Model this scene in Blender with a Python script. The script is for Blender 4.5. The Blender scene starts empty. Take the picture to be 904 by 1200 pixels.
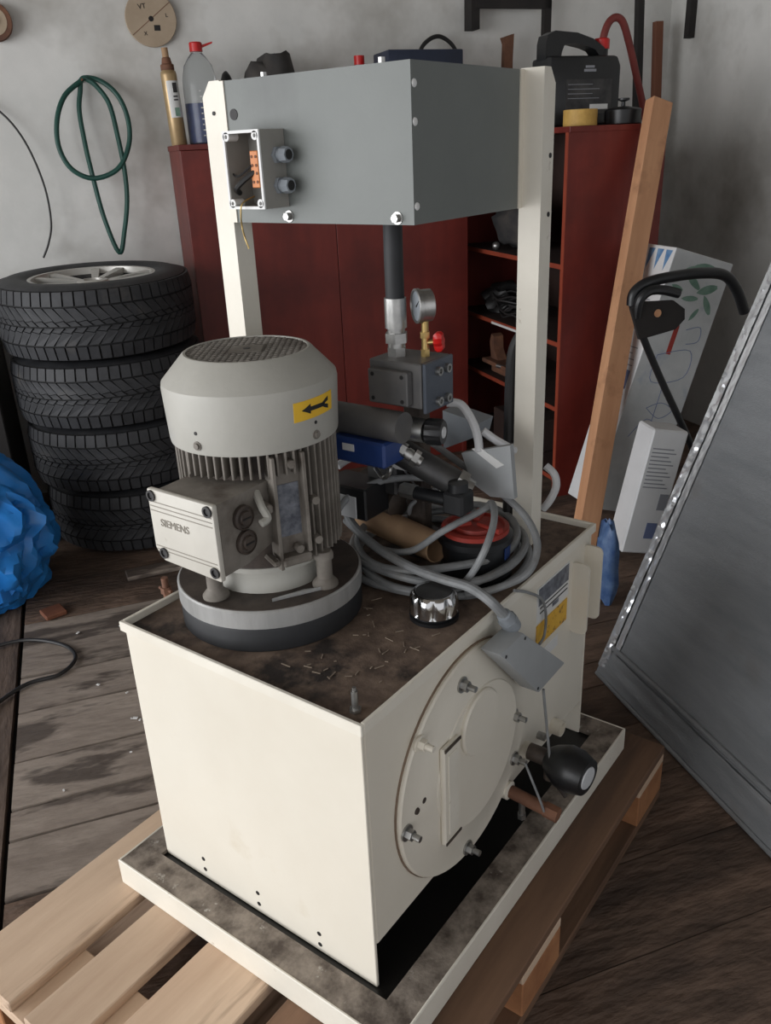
import bpy, bmesh, math, random
from mathutils import Vector, Matrix, Euler, noise
random.seed(7)
S = bpy.context.scene
C = S.collection
PI = math.pi
R = math.radians
TAU = 2 * PI

# ------------------------------------------------------------------ camera, world, light
FZ = 0.191                       # height of the tank's foot above the floor
TH = R(-34)                      # the room (walls, floorboards) is turned against the machine
CT, ST = math.cos(TH), math.sin(TH)
CAM_LOC = Vector((-0.6997, -0.5889, 1.1995 + FZ))
CAM_ROT = Euler((1.1641, 0.0413, -0.9395), 'XYZ')
FPX = 986.04
cam_d = bpy.data.cameras.new('camera')
cam_d.sensor_fit = 'VERTICAL'
cam_d.sensor_height = 24
cam_d.lens = FPX * 24 / 1200
cam_d.clip_start = 0.02
cam = bpy.data.objects.new('camera', cam_d)
cam.location = CAM_LOC
cam.rotation_euler = CAM_ROT
C.objects.link(cam)
S.camera = cam

S.view_settings.view_transform = 'Standard'
S.view_settings.look = 'None'
S.view_settings.gamma = 1
S.view_settings.use_curve_mapping = False
S.view_settings.exposure = -0.22

w = bpy.data.worlds.new('world')
S.world = w
w.use_nodes = True
w.node_tree.nodes['Background'].inputs[0].default_value = (0.96, 0.97, 1.0, 1)
w.node_tree.nodes['Background'].inputs[1].default_value = 1.0


def wf(e, n, z=0.0):
    """room frame: e along the back wall to the right, n towards the back wall"""
    return Vector((e * CT - n * ST, e * ST + n * CT, z))


def area(name, loc, direction, sx, sy, power, col):
    l = bpy.data.lights.new(name, 'AREA')
    l.shape = 'RECTANGLE'
    l.size = sx
    l.size_y = sy
    l.energy = power
    l.color = col
    o = bpy.data.objects.new(name, l)
    o.location = loc
    o.rotation_euler = Vector(direction).to_track_quat('-Z', 'Y').to_euler()
    C.objects.link(o)
    return o


# daylight through the wide open garage door in the left wall
area('daylight_door', wf(-4.3, 0.0, 1.5), wf(1, 0.0, -0.03), 5.6, 3.0, 285, (0.97, 0.98, 1.0))

CAM_M = CAM_ROT.to_matrix()


def ray(u, v):
    return CAM_M @ Vector(((u - 452) / FPX, -(v - 600) / FPX, -1))


def mp(u, v, z):
    """machine coordinates of a measured point at height z over the tank's foot"""
    d = ray(u, v)
    p = CAM_LOC + d * ((z + FZ - CAM_LOC.z) / d.z)
    return Vector((p.x, p.y, p.z - FZ))


def mpy(u, v, y):
    d = ray(u, v)
    p = CAM_LOC + d * ((y - CAM_LOC.y) / d.y)
    return Vector((p.x, p.y, p.z - FZ))


def mpx(u, v, x):
    d = ray(u, v)
    p = CAM_LOC + d * ((x - CAM_LOC.x) / d.x)
    return Vector((p.x, p.y, p.z - FZ))


def wpt(u, v, nn):
    d = ray(u, v)
    nv = wf(0, 1, 0)
    t = (nn - CAM_LOC.dot(nv)) / d.dot(nv)
    p = CAM_LOC + d * t
    return (p.dot(wf(1, 0, 0)), nn, p.z)



# ------------------------------------------------------------------ materials
def srgb(r, g, b):
    f = lambda c: (c / 255 / 12.92) if c / 255 <= 0.04045 else ((c / 255 + 0.055) / 1.055) ** 2.4
    return (f(r), f(g), f(b), 1)


def mat(name, c1, c2=None, scale=8.0, rough=0.5, metal=0.0, bump=0.0, bscale=None, stretch=None,
        lo=0.35, hi=0.65, c3=None, s3=3.0, t3=(0.55, 0.7), alpha=None, trans=0.0, rvar=0.0, rnd=0.0, coat=0.0,
        detail=6, emit=None):
    m = bpy.data.materials.new(name)
    m.use_nodes = True
    nt = m.node_tree
    N, L = nt.nodes, nt.links
    b = N['Principled BSDF']
    b.inputs['Base Color'].default_value = c1
    b.inputs['Roughness'].default_value = rough
    b.inputs['Metallic'].default_value = metal
    if trans:
        b.inputs['Transmission Weight'].default_value = trans
        b.inputs['IOR'].default_value = 1.25
    if coat:
        b.inputs['Coat Weight'].default_value = coat
    if alpha is not None:
        b.inputs['Alpha'].default_value = alpha
    if c2 is None and not bump:
        return m
    tc = N.new('ShaderNodeTexCoord')
    mapn = N.new('ShaderNodeMapping')
    L.new(tc.outputs['Object'], mapn.inputs['Vector'])
    if stretch:
        mapn.inputs['Scale'].default_value = stretch
    if rnd:
        oi = N.new('ShaderNodeObjectInfo')
        mu = N.new('ShaderNodeMath')
        mu.operation = 'MULTIPLY'
        mu.inputs[1].default_value = 37.0
        L.new(oi.outputs['Random'], mu.inputs[0])
        cb = N.new('ShaderNodeCombineXYZ')
        for k in range(3):
            L.new(mu.outputs[0], cb.inputs[k])
        L.new(cb.outputs[0], mapn.inputs['Location'])
    n1 = N.new('ShaderNodeTexNoise')
    n1.inputs['Scale'].default_value = scale
    n1.inputs['Detail'].default_value = detail
    n1.inputs['Roughness'].default_value = 0.62
    L.new(mapn.outputs[0], n1.inputs['Vector'])
    col = None
    if c2 is not None:
        rp = N.new('ShaderNodeValToRGB')
        rp.color_ramp.elements[0].position = lo
        rp.color_ramp.elements[0].color = c1
        rp.color_ramp.elements[1].position = hi
        rp.color_ramp.elements[1].color = c2
        L.new(n1.outputs['Fac'], rp.inputs[0])
        col = rp.outputs[0]
        if c3 is not None:
            n3 = N.new('ShaderNodeTexNoise')
            n3.inputs['Scale'].default_value = s3
            n3.inputs['Detail'].default_value = 5
            n3.inputs['Roughness'].default_value = 0.6
            L.new(tc.outputs['Object'] if not rnd else mapn.outputs[0], n3.inputs['Vector'])
            r3 = N.new('ShaderNodeValToRGB')
            r3.color_ramp.elements[0].position = t3[0]
            r3.color_ramp.elements[1].position = t3[1]
            L.new(n3.outputs['Fac'], r3.inputs[0])
            mx = N.new('ShaderNodeMix')
            mx.data_type = 'RGBA'
            L.new(r3.outputs[0], mx.inputs['Factor'])
            L.new(col, mx.inputs['A'])
            mx.inputs['B'].default_value = c3
            col = mx.outputs['Result']
        if rnd:
            hs = N.new('ShaderNodeHueSaturation')
            ma = N.new('ShaderNodeMath')
            ma.operation = 'MULTIPLY_ADD'
            ma.inputs[1].default_value = rnd
            ma.inputs[2].default_value = 1 - rnd / 2
            L.new(oi.outputs['Random'], ma.inputs[0])
            L.new(ma.outputs[0], hs.inputs['Value'])
            L.new(col, hs.inputs['Color'])
            col = hs.outputs[0]
        L.new(col, b.inputs['Base Color'])
    if bump:
        bn = N.new('ShaderNodeBump')
        bn.inputs['Strength'].default_value = bump
        bn.inputs['Distance'].default_value = 0.01
        if bscale:
            n2 = N.new('ShaderNodeTexNoise')
            n2.inputs['Scale'].default_value = bscale
            n2.inputs['Detail'].default_value = 5
            L.new(mapn.outputs[0], n2.inputs['Vector'])
            L.new(n2.outputs['Fac'], bn.inputs['Height'])
        else:
            L.new(n1.outputs['Fac'], bn.inputs['Height'])
        L.new(bn.outputs[0], b.inputs['Normal'])
    return m


M = {}
M['wall'] = mat('limewashed_plaster', srgb(214, 214, 210), srgb(231, 230, 226), 2.2, 0.9, bump=0.25, bscale=9,
                c3=srgb(166, 162, 154), s3=1.5, t3=(0.52, 0.76))
M['ceil'] = mat('ceiling_boards', srgb(120, 112, 100), srgb(140, 130, 118), 3, 0.9)
M['plank'] = mat('worn_floor_wood', srgb(128, 116, 106), srgb(150, 138, 127), 7, 0.85, bump=0.5, bscale=22,
                 stretch=(0.7, 2.4, 2.4), c3=srgb(84, 74, 67), s3=3.0, t3=(0.52, 0.58), rnd=0.12)
M['plank_rough'] = mat('rough_brown_floor', srgb(84, 68, 57), srgb(120, 98, 83), 8, 0.85, bump=1.0, bscale=24,
                       stretch=(0.8, 2.2, 2.2), c3=srgb(66, 53, 45), s3=2.4, t3=(0.46, 0.66), rnd=0.10)
M['plank_dark'] = mat('dark_floor_wood', srgb(70, 57, 49), srgb(100, 83, 71), 7, 0.85, bump=0.5, bscale=20,
                      stretch=(0.6, 2.4, 2.4), c3=srgb(52, 43, 38), s3=2.6, t3=(0.48, 0.66), rnd=0.15)
M['subfloor'] = mat('dark_gap', srgb(24, 20, 18), srgb(34, 28, 24), 6, 0.95)
M['pallet'] = mat('pallet_wood', srgb(190, 162, 137), srgb(212, 186, 160), 5, 0.75, bump=0.2, bscale=16,
                  stretch=(0.3, 2.6, 2.6), c3=srgb(140, 116, 96), s3=4.5, t3=(0.58, 0.68), rnd=0.16)
M['pallet_dirty'] = mat('stained_pallet_wood', srgb(104, 78, 60), srgb(132, 101, 78), 5, 0.8, bump=0.25, bscale=16,
                        stretch=(0.3, 2.6, 2.6), c3=srgb(76, 58, 46), s3=3, t3=(0.5, 0.68), rnd=0.12)
M['pallet_block'] = mat('pallet_block_wood', srgb(150, 100, 66), srgb(176, 124, 84), 14, 0.85, bump=0.3, rnd=0.15)
M['cream'] = mat('cream_paint', srgb(220, 213, 198), srgb(226, 220, 206), 3, 0.42, bump=0.04, bscale=60,
                 c3=srgb(212, 202, 182), s3=5.5, t3=(0.64, 0.8))
M['cream_worn'] = mat('worn_cream_paint', srgb(220, 214, 200), srgb(229, 224, 211), 6, 0.5, bump=0.08, bscale=40,
                      c3=srgb(150, 130, 104), s3=24, t3=(0.66, 0.76))
M['tray_top'] = mat('grimy_tray_top', srgb(78, 68, 60), srgb(150, 139, 127), 26, 0.7, bump=0.3,
                    c3=srgb(198, 194, 184), s3=30, t3=(0.64, 0.72))
M['black_oil_shade'] = mat('black_oily_shade_steel', srgb(14, 14, 15), srgb(24, 23, 22), 9, 0.35)  # oil black that also carries the shade under the tank
M['lid'] = mat('dirty_lid', srgb(76, 62, 53), srgb(122, 104, 90), 22, 0.75, bump=0.4,
               c3=srgb(46, 39, 35), s3=9, t3=(0.50, 0.60))
M['grey_sheet'] = mat('grey_sheet_paint', srgb(104, 108, 105), srgb(111, 115, 112), 4, 0.5, bump=0.05, bscale=160,
                      c3=srgb(96, 99, 97), s3=5, t3=(0.6, 0.8))
M['motor'] = mat('motor_grey_paint', srgb(160, 158, 150), srgb(172, 170, 162), 5, 0.5, bump=0.05, bscale=80,
                 c3=srgb(140, 124, 110), s3=9, t3=(0.62, 0.78))
M['motor_dirty'] = mat('dusty_motor_paint', srgb(104, 98, 90), srgb(132, 126, 118), 14, 0.65, bump=0.15,
                       c3=srgb(80, 70, 62), s3=12, t3=(0.5, 0.7))
M['grime_and_shade'] = mat('oily_grime_and_shade', srgb(48, 40, 36), srgb(78, 68, 60), 20, 0.6, bump=0.2)
M['flange'] = mat('bare_light_metal', srgb(176, 176, 174), srgb(196, 196, 194), 30, 0.38, metal=0.6, stretch=(1, 1, 0.2))
M['rubber'] = mat('black_rubber', srgb(26, 27, 29), srgb(36, 37, 40), 12, 0.62)
M['tire'] = mat('tire_rubber', srgb(38, 39, 42), srgb(54, 55, 58), 14, 0.62, c3=srgb(74, 71, 68), s3=8, t3=(0.62, 0.8))
M['tire_groove'] = mat('tire_groove_rubber', srgb(17, 17, 18), srgb(25, 25, 26), 14, 0.8)
M['alloy'] = mat('alloy_wheel', srgb(190, 188, 182), srgb(204, 202, 196), 12, 0.35, metal=0.4)
M['chrome'] = mat('chrome', srgb(205, 205, 205), None, rough=0.14, metal=1)
M['steel'] = mat('zinc_steel', srgb(150, 150, 148), srgb(182, 181, 178), 30, 0.36, metal=0.9)
M['dark_steel'] = mat('dark_steel', srgb(58, 58, 60), srgb(82, 81, 80), 16, 0.45, metal=0.6)
M['block'] = mat('manifold_grey', srgb(92, 92, 93), srgb(108, 106, 104), 12, 0.5, metal=0.35)
M['blockside'] = mat('manifold_bluegrey', srgb(76, 82, 92), srgb(88, 94, 104), 12, 0.45, metal=0.3)
M['brass'] = mat('brass', srgb(176, 150, 96), srgb(190, 164, 108), 20, 0.35, metal=0.9)
M['gold'] = mat('gold_tin', srgb(176, 150, 112), srgb(190, 164, 124), 12, 0.35, metal=0.5)
M['red'] = mat('red_plastic', srgb(196, 24, 22), None, rough=0.35)
M['red_orange'] = mat('orange_red_plastic', srgb(158, 50, 38), srgb(132, 42, 33), 18, 0.5)
M['yellow'] = mat('yellow_sticker', srgb(232, 186, 44), srgb(226, 178, 40), 10, 0.4)
M['yellow_worn'] = mat('worn_yellow_sticker', srgb(226, 180, 60), srgb(214, 160, 50), 60, 0.5, c3=srgb(120, 90, 40), s3=60, t3=(0.58, 0.64))
M['ink'] = mat('black_ink', srgb(26, 24, 24), None, rough=0.6)
M['term'] = mat('pale_cover_paint', srgb(192, 188, 178), srgb(202, 198, 188), 8, 0.5, c3=srgb(160, 148, 132), s3=22, t3=(0.66, 0.76))
M['relief_shade'] = mat('moulded_relief_shade', srgb(138, 132, 122), None, rough=0.6)  # darker than the cover paint: shade of letters and grooves put into colour
M['label'] = mat('white_label', srgb(214, 214, 212), srgb(222, 222, 220), 20, 0.5)
M['label_print'] = mat('printed_grey_label', srgb(70, 74, 84), srgb(126, 130, 138), 55, 0.45)
M['cable'] = mat('grey_cable', srgb(120, 122, 123), srgb(138, 140, 141), 30, 0.5, c3=srgb(112, 110, 106), s3=14, t3=(0.55, 0.75))
M['cable_white'] = mat('white_cable', srgb(196, 197, 198), srgb(206, 206, 206), 30, 0.45)
M['cable_dark'] = mat('dark_cable', srgb(34, 33, 33), None, rough=0.5)
M['plastic_grey'] = mat('grey_plastic', srgb(128, 134, 140), srgb(138, 143, 148), 12, 0.5)
M['plastic_dusty'] = mat('dusty_plastic', srgb(138, 136, 130), srgb(150, 147, 141), 12, 0.6)
M['plastic_mid'] = mat('mid_grey_plastic', srgb(152, 155, 156), srgb(160, 163, 164), 12, 0.5)
M['plastic_light'] = mat('light_grey_plastic', srgb(196, 198, 200), srgb(206, 207, 208), 12, 0.45)
M['black_plastic'] = mat('black_plastic', srgb(22, 23, 25), srgb(30, 31, 33), 12, 0.38)
M['blue'] = mat('blue_enamel', srgb(34, 56, 108), srgb(42, 66, 122), 12, 0.4)
M['navy'] = mat('dark_navy_plastic', srgb(30, 38, 56), srgb(38, 46, 66), 10, 0.5)
M['pouch'] = mat('dusty_blue_film', srgb(56, 84, 130), srgb(96, 122, 160), 26, 0.4)
M['terminal'] = mat('orange_terminal', srgb(206, 128, 66), srgb(190, 112, 56), 60, 0.5)
M['card'] = mat('cardboard', srgb(160, 128, 98), srgb(176, 144, 112), 14, 0.85, bump=0.1)
M['gasket_shade'] = mat('brown_gasket_shade', srgb(142, 124, 106), srgb(120, 102, 86), 20, 0.8)
M['straw'] = mat('grey_straw', srgb(128, 114, 100), srgb(150, 136, 120), 30, 0.8)
M['cabinet'] = mat('dark_red_varnish', srgb(104, 36, 29), srgb(118, 43, 34), 4, 0.42, stretch=(4, 4, 0.5),
                   c3=srgb(84, 28, 23), s3=3, t3=(0.45, 0.7))
M['cabinet_lit_edge'] = mat('lit_orange_red_edge', srgb(150, 68, 46), srgb(136, 58, 40), 10, 0.5)  # brighter than the varnish: light on the front edges put into colour
M['inside'] = mat('dark_cabinet_back', srgb(44, 30, 26), srgb(56, 38, 32), 8, 0.8)
M['timber'] = mat('bare_timber', srgb(184, 134, 98), srgb(202, 152, 114), 6, 0.75, stretch=(3, 3, 0.4), bump=0.1,
                  c3=srgb(140, 96, 68), s3=6, t3=(0.55, 0.75))
M['brown_wood'] = mat('brown_wood', srgb(104, 62, 44), srgb(122, 76, 54), 6, 0.7, stretch=(3, 3, 0.4))
M['bag'] = mat('blue_plastic_bag', srgb(34, 118, 200), srgb(50, 138, 216), 4, 0.28, bump=0.2, bscale=9)
M['hose'] = mat('green_hose', srgb(24, 68, 60), srgb(30, 78, 68), 20, 0.5)
M['foil'] = mat('dull_foil', srgb(128, 132, 135), srgb(144, 147, 150), 3.5, 0.42, metal=0.25, bump=0.22, bscale=90,
                stretch=(1, 5, 1), c3=srgb(120, 112, 104), s3=2.4, t3=(0.58, 0.8))
M['foil_tape'] = mat('shiny_foil_tape', srgb(214, 217, 220), srgb(230, 232, 235), 8, 0.25, metal=0.6)
M['carton'] = mat('white_carton', srgb(206, 207, 208), srgb(216, 217, 218), 6, 0.6)
M['carton_shaded_side'] = mat('printed_shaded_carton', srgb(170, 173, 174), srgb(188, 190, 190), 6, 0.6, c3=srgb(150, 158, 172), s3=7, t3=(0.58, 0.7))  # print over a grey that has the front's dimmer light painted in
M['leaf_print'] = mat('green_leaf_print', srgb(84, 116, 100), srgb(120, 146, 132), 14, 0.6)
M['blue_print'] = mat('blue_print', srgb(72, 116, 164), srgb(120, 156, 190), 20, 0.6)
M['blue_line'] = mat('blue_line_print', srgb(104, 116, 150), None, rough=0.6)
M['grey_print'] = mat('grey_text_print', srgb(138, 140, 146), None, rough=0.6)
M['clear'] = mat('clear_bottle', (0.80, 0.83, 0.84, 1), None, rough=0.12, trans=0.92)
M['blue_liquid'] = mat('blue_liquid', srgb(26, 58, 130), None, rough=0.1, trans=0.35)
M['pressed'] = mat('pressed_cardboard', srgb(168, 150, 128), srgb(180, 162, 140), 10, 0.85)
M['cloth'] = mat('dark_cloth', srgb(46, 46, 48), srgb(72, 68, 64), 8, 0.9)
M['rust'] = mat('rusty_iron', srgb(96, 66, 52), srgb(128, 88, 66), 16, 0.8)
M['rust_red'] = mat('dark_red_rubber', srgb(118, 50, 46), srgb(134, 60, 54), 10, 0.6)
M['yellow_tape'] = mat('yellow_tape', srgb(198, 160, 84), srgb(182, 144, 72), 40, 0.6)
M['dark_box'] = mat('dark_chest', srgb(30, 28, 28), srgb(42, 38, 36), 6, 0.8)


# ------------------------------------------------------------------ mesh helpers
def frame_of(d):
    d = d.normalized()
    up = Vector((0, 0, 1)) if abs(d.z) < 0.95 else Vector((1, 0, 0))
    a = d.cross(up).normalized()
    return a, d.cross(a).normalized()


def spline(pts, k=6):
    pts = [Vector(p) for p in pts]
    if len(pts) < 3:
        return pts
    out = []
    for i in range(len(pts) - 1):
        p0 = pts[max(i - 1, 0)]
        p1, p2 = pts[i], pts[i + 1]
        p3 = pts[min(i + 2, len(pts) - 1)]
        for j in range(k):
            t = j / k
            out.append(0.5 * ((2 * p1) + (p2 - p0) * t + (2 * p0 - 5 * p1 + 4 * p2 - p3) * t * t
                              + (3 * p1 - p0 - 3 * p2 + p3) * t ** 3))
    out.append(pts[-1])
    return out


class MB:
    def __init__(self):
        self.b = bmesh.new()

    def box(self, x0, x1, y0, y1, z0, z1, bev=0.0, seg=1, mtx=None):
        g = bmesh.ops.create_cube(self.b, size=1)['verts']
        for v in g:
            v.co = Vector(((x0 + x1) / 2 + v.co.x * (x1 - x0), (y0 + y1) / 2 + v.co.y * (y1 - y0), (z0 + z1) / 2 + v.co.z * (z1 - z0)))
        vs = g
        if bev:
            es = list({e for v in g for e in v.link_edges})
            r = bmesh.ops.bevel(self.b, geom=es, offset=bev, segments=seg, affect='EDGES', profile=0.5)
            vs = list({v for v in g if v.is_valid} | set(r['verts']))
        if mtx is not None:
            for v in vs:
                v.co = mtx @ v.co
        return self

    def ring(self, c, a, b2, r, n, ph=0.0):
        return [self.b.verts.new(c + a * (r * math.cos(TAU * i / n + ph)) + b2 * (r * math.sin(TAU * i / n + ph))) for i in range(n)]

    def skin(self, rings, close=True, caps=True):
        n = len(rings[0])
        for A, B in zip(rings, rings[1:]):
            for i in range(n if close else n - 1):
                j = (i + 1) % n
                self.b.faces.new((A[i], A[j], B[j], B[i]))
        if caps:
            self.b.faces.new(rings[0][::-1])
            self.b.faces.new(rings[-1])
        return self

    def cyl(self, p0, p1, r, r2=None, n=16, ph=0.0):
        p0, p1 = Vector(p0), Vector(p1)
        a, b2 = frame_of(p1 - p0)
        return self.skin([self.ring(p0, a, b2, r, n, ph), self.ring(p1, a, b2, r if r2 is None else r2, n, ph)])

    def lathe(self, prof, n=32, c=(0, 0, 0), axis=(0, 0, 1), caps=True, fr=None):
        c = Vector(c)
        ax = Vector(axis).normalized()
        a, b2 = frame_of(ax)
        rs = []
        for k, (r, z) in enumerate(prof):
            if fr:
                rs.append([self.b.verts.new(c + ax * z + (a * math.cos(TAU * i / n) + b2 * math.sin(TAU * i / n)) * fr(r, k, TAU * i / n)) for i in range(n)])
            else:
                rs.append(self.ring(c + ax * z, a, b2, max(r, 1e-4), n))
        return self.skin(rs, caps=caps)

    def tube(self, pts, r, n=8, smooth=6):
        pts = spline(pts, smooth) if smooth else [Vector(p) for p in pts]
        rs = []
        a = None
        for i, p in enumerate(pts):
            d = (pts[min(i + 1, len(pts) - 1)] - pts[max(i - 1, 0)])
            if d.length < 1e-9:
                continue
            d.normalize()
            if a is None:
                a, _ = frame_of(d)
            a = (a - d * a.dot(d)).normalized()
            rs.append(self.ring(p, a, d.cross(a), r, n))
        return self.skin(rs)

    def prism(self, poly, off):
        """poly: list of 3D points, extruded by the vector off"""
        off = Vector(off)
        A = [self.b.verts.new(Vector(p)) for p in poly]
        B = [self.b.verts.new(Vector(p) + off) for p in poly]
        return self.skin([A, B])

    def build(self, name, m, parent=None, smooth=35, shade=True):
        bmesh.ops.recalc_face_normals(self.b, faces=self.b.faces)
        me = bpy.data.meshes.new(name)
        self.b.to_mesh(me)
        self.b.free()
        if shade:
            me.shade_smooth()
            me.set_sharp_from_angle(angle=R(smooth))
        me.materials.append(m if not isinstance(m, str) else M[m])
        o = bpy.data.objects.new(name, me)
        C.objects.link(o)
        if parent:
            o.parent = parent
        return o


def tag(o, label=None, cat=None, group=None, kind=None):
    if label:
        o['label'] = label
    if cat:
        o['category'] = cat
    if group:
        o['group'] = group
    if kind:
        o['kind'] = kind
    return o


def empty(name, loc=(0, 0, 0), rz=0.0, label=None, cat=None, group=None, kind=None, rot=None):
    o = bpy.data.objects.new(name, None)
    o.empty_display_size = 0.05
    o.location = loc
    o.rotation_euler = rot if rot else (0, 0, rz)
    C.objects.link(o)
    return tag(o, label, cat, group, kind)


def place(o, parent=None, loc=None, rot=None, scale=None):
    c = o.copy()
    C.objects.link(c)
    c.parent = parent if parent is not None else o.parent
    if loc is not None:
        c.location = loc
    if rot is not None:
        c.rotation_euler = rot
    if scale is not None:
        c.scale = scale
    return c


def copy_tree(o, parent=None):
    c = o.copy()
    C.objects.link(c)
    c.parent = parent
    for ch in list(o.children):
        copy_tree(ch, c)
    return c


def text(name, body, size, origin, xdir, ydir, m, parent=None, depth=0.0006, align='CENTER'):
    cu = bpy.data.curves.new(name, 'FONT')
    cu.body = body
    cu.size = size
    cu.extrude = depth
    cu.align_x = align
    cu.align_y = 'CENTER'
    t = bpy.data.objects.new(name, cu)
    C.objects.link(t)
    dg = bpy.context.evaluated_depsgraph_get()
    me = bpy.data.meshes.new_from_object(t.evaluated_get(dg))
    bpy.data.objects.remove(t)
    me.materials.clear()
    me.materials.append(M[m])
    x = Vector(xdir).normalized()
    y = Vector(ydir).normalized()
    z = x.cross(y)
    mt = Matrix((x, y, z)).transposed().to_4x4()
    mt.translation = Vector(origin)
    me.transform(mt)
    o = bpy.data.objects.new(name, me)
    C.objects.link(o)
    if parent:
        o.parent = parent
    return o


def bolt_mesh(mb, p, d, r, h, nut=True, washer=True):
    """washer, hex nut and thread end along d"""
    p, d = Vector(p), Vector(d).normalized()
    if washer:
        mb.cyl(p, p + d * h * 0.15, r * 1.45, n=18)
    mb.cyl(p + d * h * 0.15, p + d * h * (0.65 if nut else 1), r, n=6)
    if nut:
        mb.cyl(p + d * h * 0.6, p + d * h, r * 0.55, n=10)
    return mb


# ------------------------------------------------------------------ room
floor = MB().box(-3.2, 2.75, -2.6, 3.2, -0.12, -0.03).build('floor', 'subfloor', shade=False)
floor.location = (0, 0, 0)
floor.rotation_euler = (0, 0, TH)
tag(floor, 'dark worn plank floor of the garage', kind='structure')
wb = MB().box(-3.2, 2.75, 3.08, 3.24, -0.12, 2.75).build('wall_back', 'wall')
wr = MB().box(2.68, 2.84, -2.6, 3.24, -0.12, 2.75).build('wall_right', 'wall')
wl1 = MB()
wl1.box(-3.2, -3.04, 2.25, 3.24, -0.12, 2.75)
wl1.box(-3.2, -3.04, -2.6, 2.25, 2.45, 2.75)
wl = wl1.build('wall_left', 'wall')
ce = MB().box(-3.2, 2.84, -2.6, 3.24, 2.75, 2.85).build('ceiling', 'ceil')
for o, l in ((wb, 'off-white limewashed wall behind the cabinets'), (wr, 'off-white limewashed side wall by the corner'),
             (wl, 'off-white wall around the open garage door'), (ce, 'plain board ceiling of the garage')):
    o.rotation_euler = (0, 0, TH)
    tag(o, l, kind='structure')

# floorboards, joints as measured; each board its own piece
J = [-2.6, -2.38, -2.17, -1.95, -1.72, -1.5, -1.29, -1.06, -0.84, -0.62, -0.41, -0.2, 0.02, 0.22, 0.42, 0.6, 0.78, 0.885, 1.067, 1.29, 1.47, 1.81,
     2.1, 2.36, 2.6, 2.84, 3.07]


def plank(x0, x1, y0, y1, z, m, jag=0.004):
    """one floorboard with slightly ragged long edges, in room coordinates about its own middle"""
    cx, cy = (x0 + x1) / 2, (y0 + y1) / 2
    hx_, hy_ = (x1 - x0) / 2, (y1 - y0) / 2
    n = max(3, int((x1 - x0) / 0.14))
    lo = [(-hx_ + 2 * hx_ * k / n, -hy_ + random.uniform(0, jag)) for k in range(n + 1)]
    up = [(-hx_ + 2 * hx_ * k / n, hy_ - random.uniform(0, jag)) for k in range(n + 1)]
    mb = MB()
    mb.prism([(x, y, -0.03) for (x, y) in lo + up[::-1]], (0, 0, 0.03))
    o = mb.build('plank', m, floor, shade=False)
    o.location = (cx, cy, z)
    return o


for a, b in zip(J, J[1:]):
    g = 0.004 + 0.004 * random.random()
    if a in (1.47, 1.81):
        g = 0.012
    cut = 0.35 + random.random() * 0.25
    grey = 0.5 < a < 1.8
    if a < 0.5:
        plank(-0.612, 2.675, a + 0.0008, b - 0.0008, -0.0015 * random.random(), 'plank_rough', 0.0015)
        continue
    plank(-0.612, cut - 0.002, a + (g if grey else 0.001), b - (0.001 if grey else 0.001), -0.003 * random.random(), 'plank' if grey else 'plank_rough', 0.005 if grey else 0.002)
    plank(cut + 0.001, 2.675, a + 0.001, b - 0.001, -0.002 * random.random(), 'plank_rough', 0.002)
x = -0.622
while x > -3.0:
    wd = random.uniform(0.2, 0.28)
    o = plank(-2.8, 2.8, -wd / 2 + 0.003, wd / 2 - 0.003, 0, 'plank_dark', 0.003)
    o.location = (x - wd / 2, 0.25, -0.004)
    o.rotation_euler = (0, 0, PI / 2)
    x -= wd

# small bits of litter on the boards: pale chips
lit = MB()
for k in range(46):
    e, n = random.uniform(-0.55, 0.35), random.uniform(0.9, 1.75)
    if random.random() < 0.45:
        e, n = random.gauss(-0.2, 0.1), random.gauss(1.15, 0.12)
    p = wf(e, n, 0.001)
    s = random.uniform(0.002, 0.007)
    lit.box(-s, s, -s * 0.6, s * 0.6, 0, 0.002, mtx=Matrix.Translation(p) @ Matrix.Rotation(random.random() * 6, 4, 'Z'))
tag(lit.build('debris_chips', 'label'), 'tiny pale chips scattered on the grey floorboards', 'debris', kind='stuff')

# ------------------------------------------------------------------ pallet
PZ = FZ - 0.047
pal = empty('pallet', (0.265, 0.245, 0), 0, 'wooden pallet under the cream hydraulic unit', 'pallet')
PL, PW = 1.2, 0.8
ys = -PW / 2
tops = []
for wd, mt in ((0.145, 'pallet_dirty'), (0.1, 'pallet_dirty'), (0.145, 'pallet'), (0.1, 'pallet'), (0.145, 'pallet')):
    bm = MB().box(-PL / 2, PL / 2, ys, ys + wd, PZ - 0.022, PZ, 0.002)
    bm.build('deck_board', mt, pal)
    ys += wd + 0.04125
for xc in (-0.5275, 0, 0.5275):
    MB().box(xc - 0.0725, xc + 0.0725, -0.4, 0.4, PZ - 0.044, PZ - 0.0222, 0.002).build('cross_board', 'pallet', pal)
    for yc, wd in ((-0.35, 0.1), (0, 0.145), (0.35, 0.1)):
        MB().box(xc - 0.0725, xc + 0.0725, yc - wd / 2, yc + wd / 2, 0.0222, PZ - 0.0442, 0.002).build('block', 'pallet_block', pal)
for yc, wd in ((-0.35, 0.1), (0, 0.145), (0.35, 0.1)):
    MB().box(-PL / 2, PL / 2, yc - wd / 2, yc + wd / 2, 0.0, 0.022, 0.002).build('bottom_board', 'pallet_dirty' if yc < 0 else 'pallet', pal)

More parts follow.
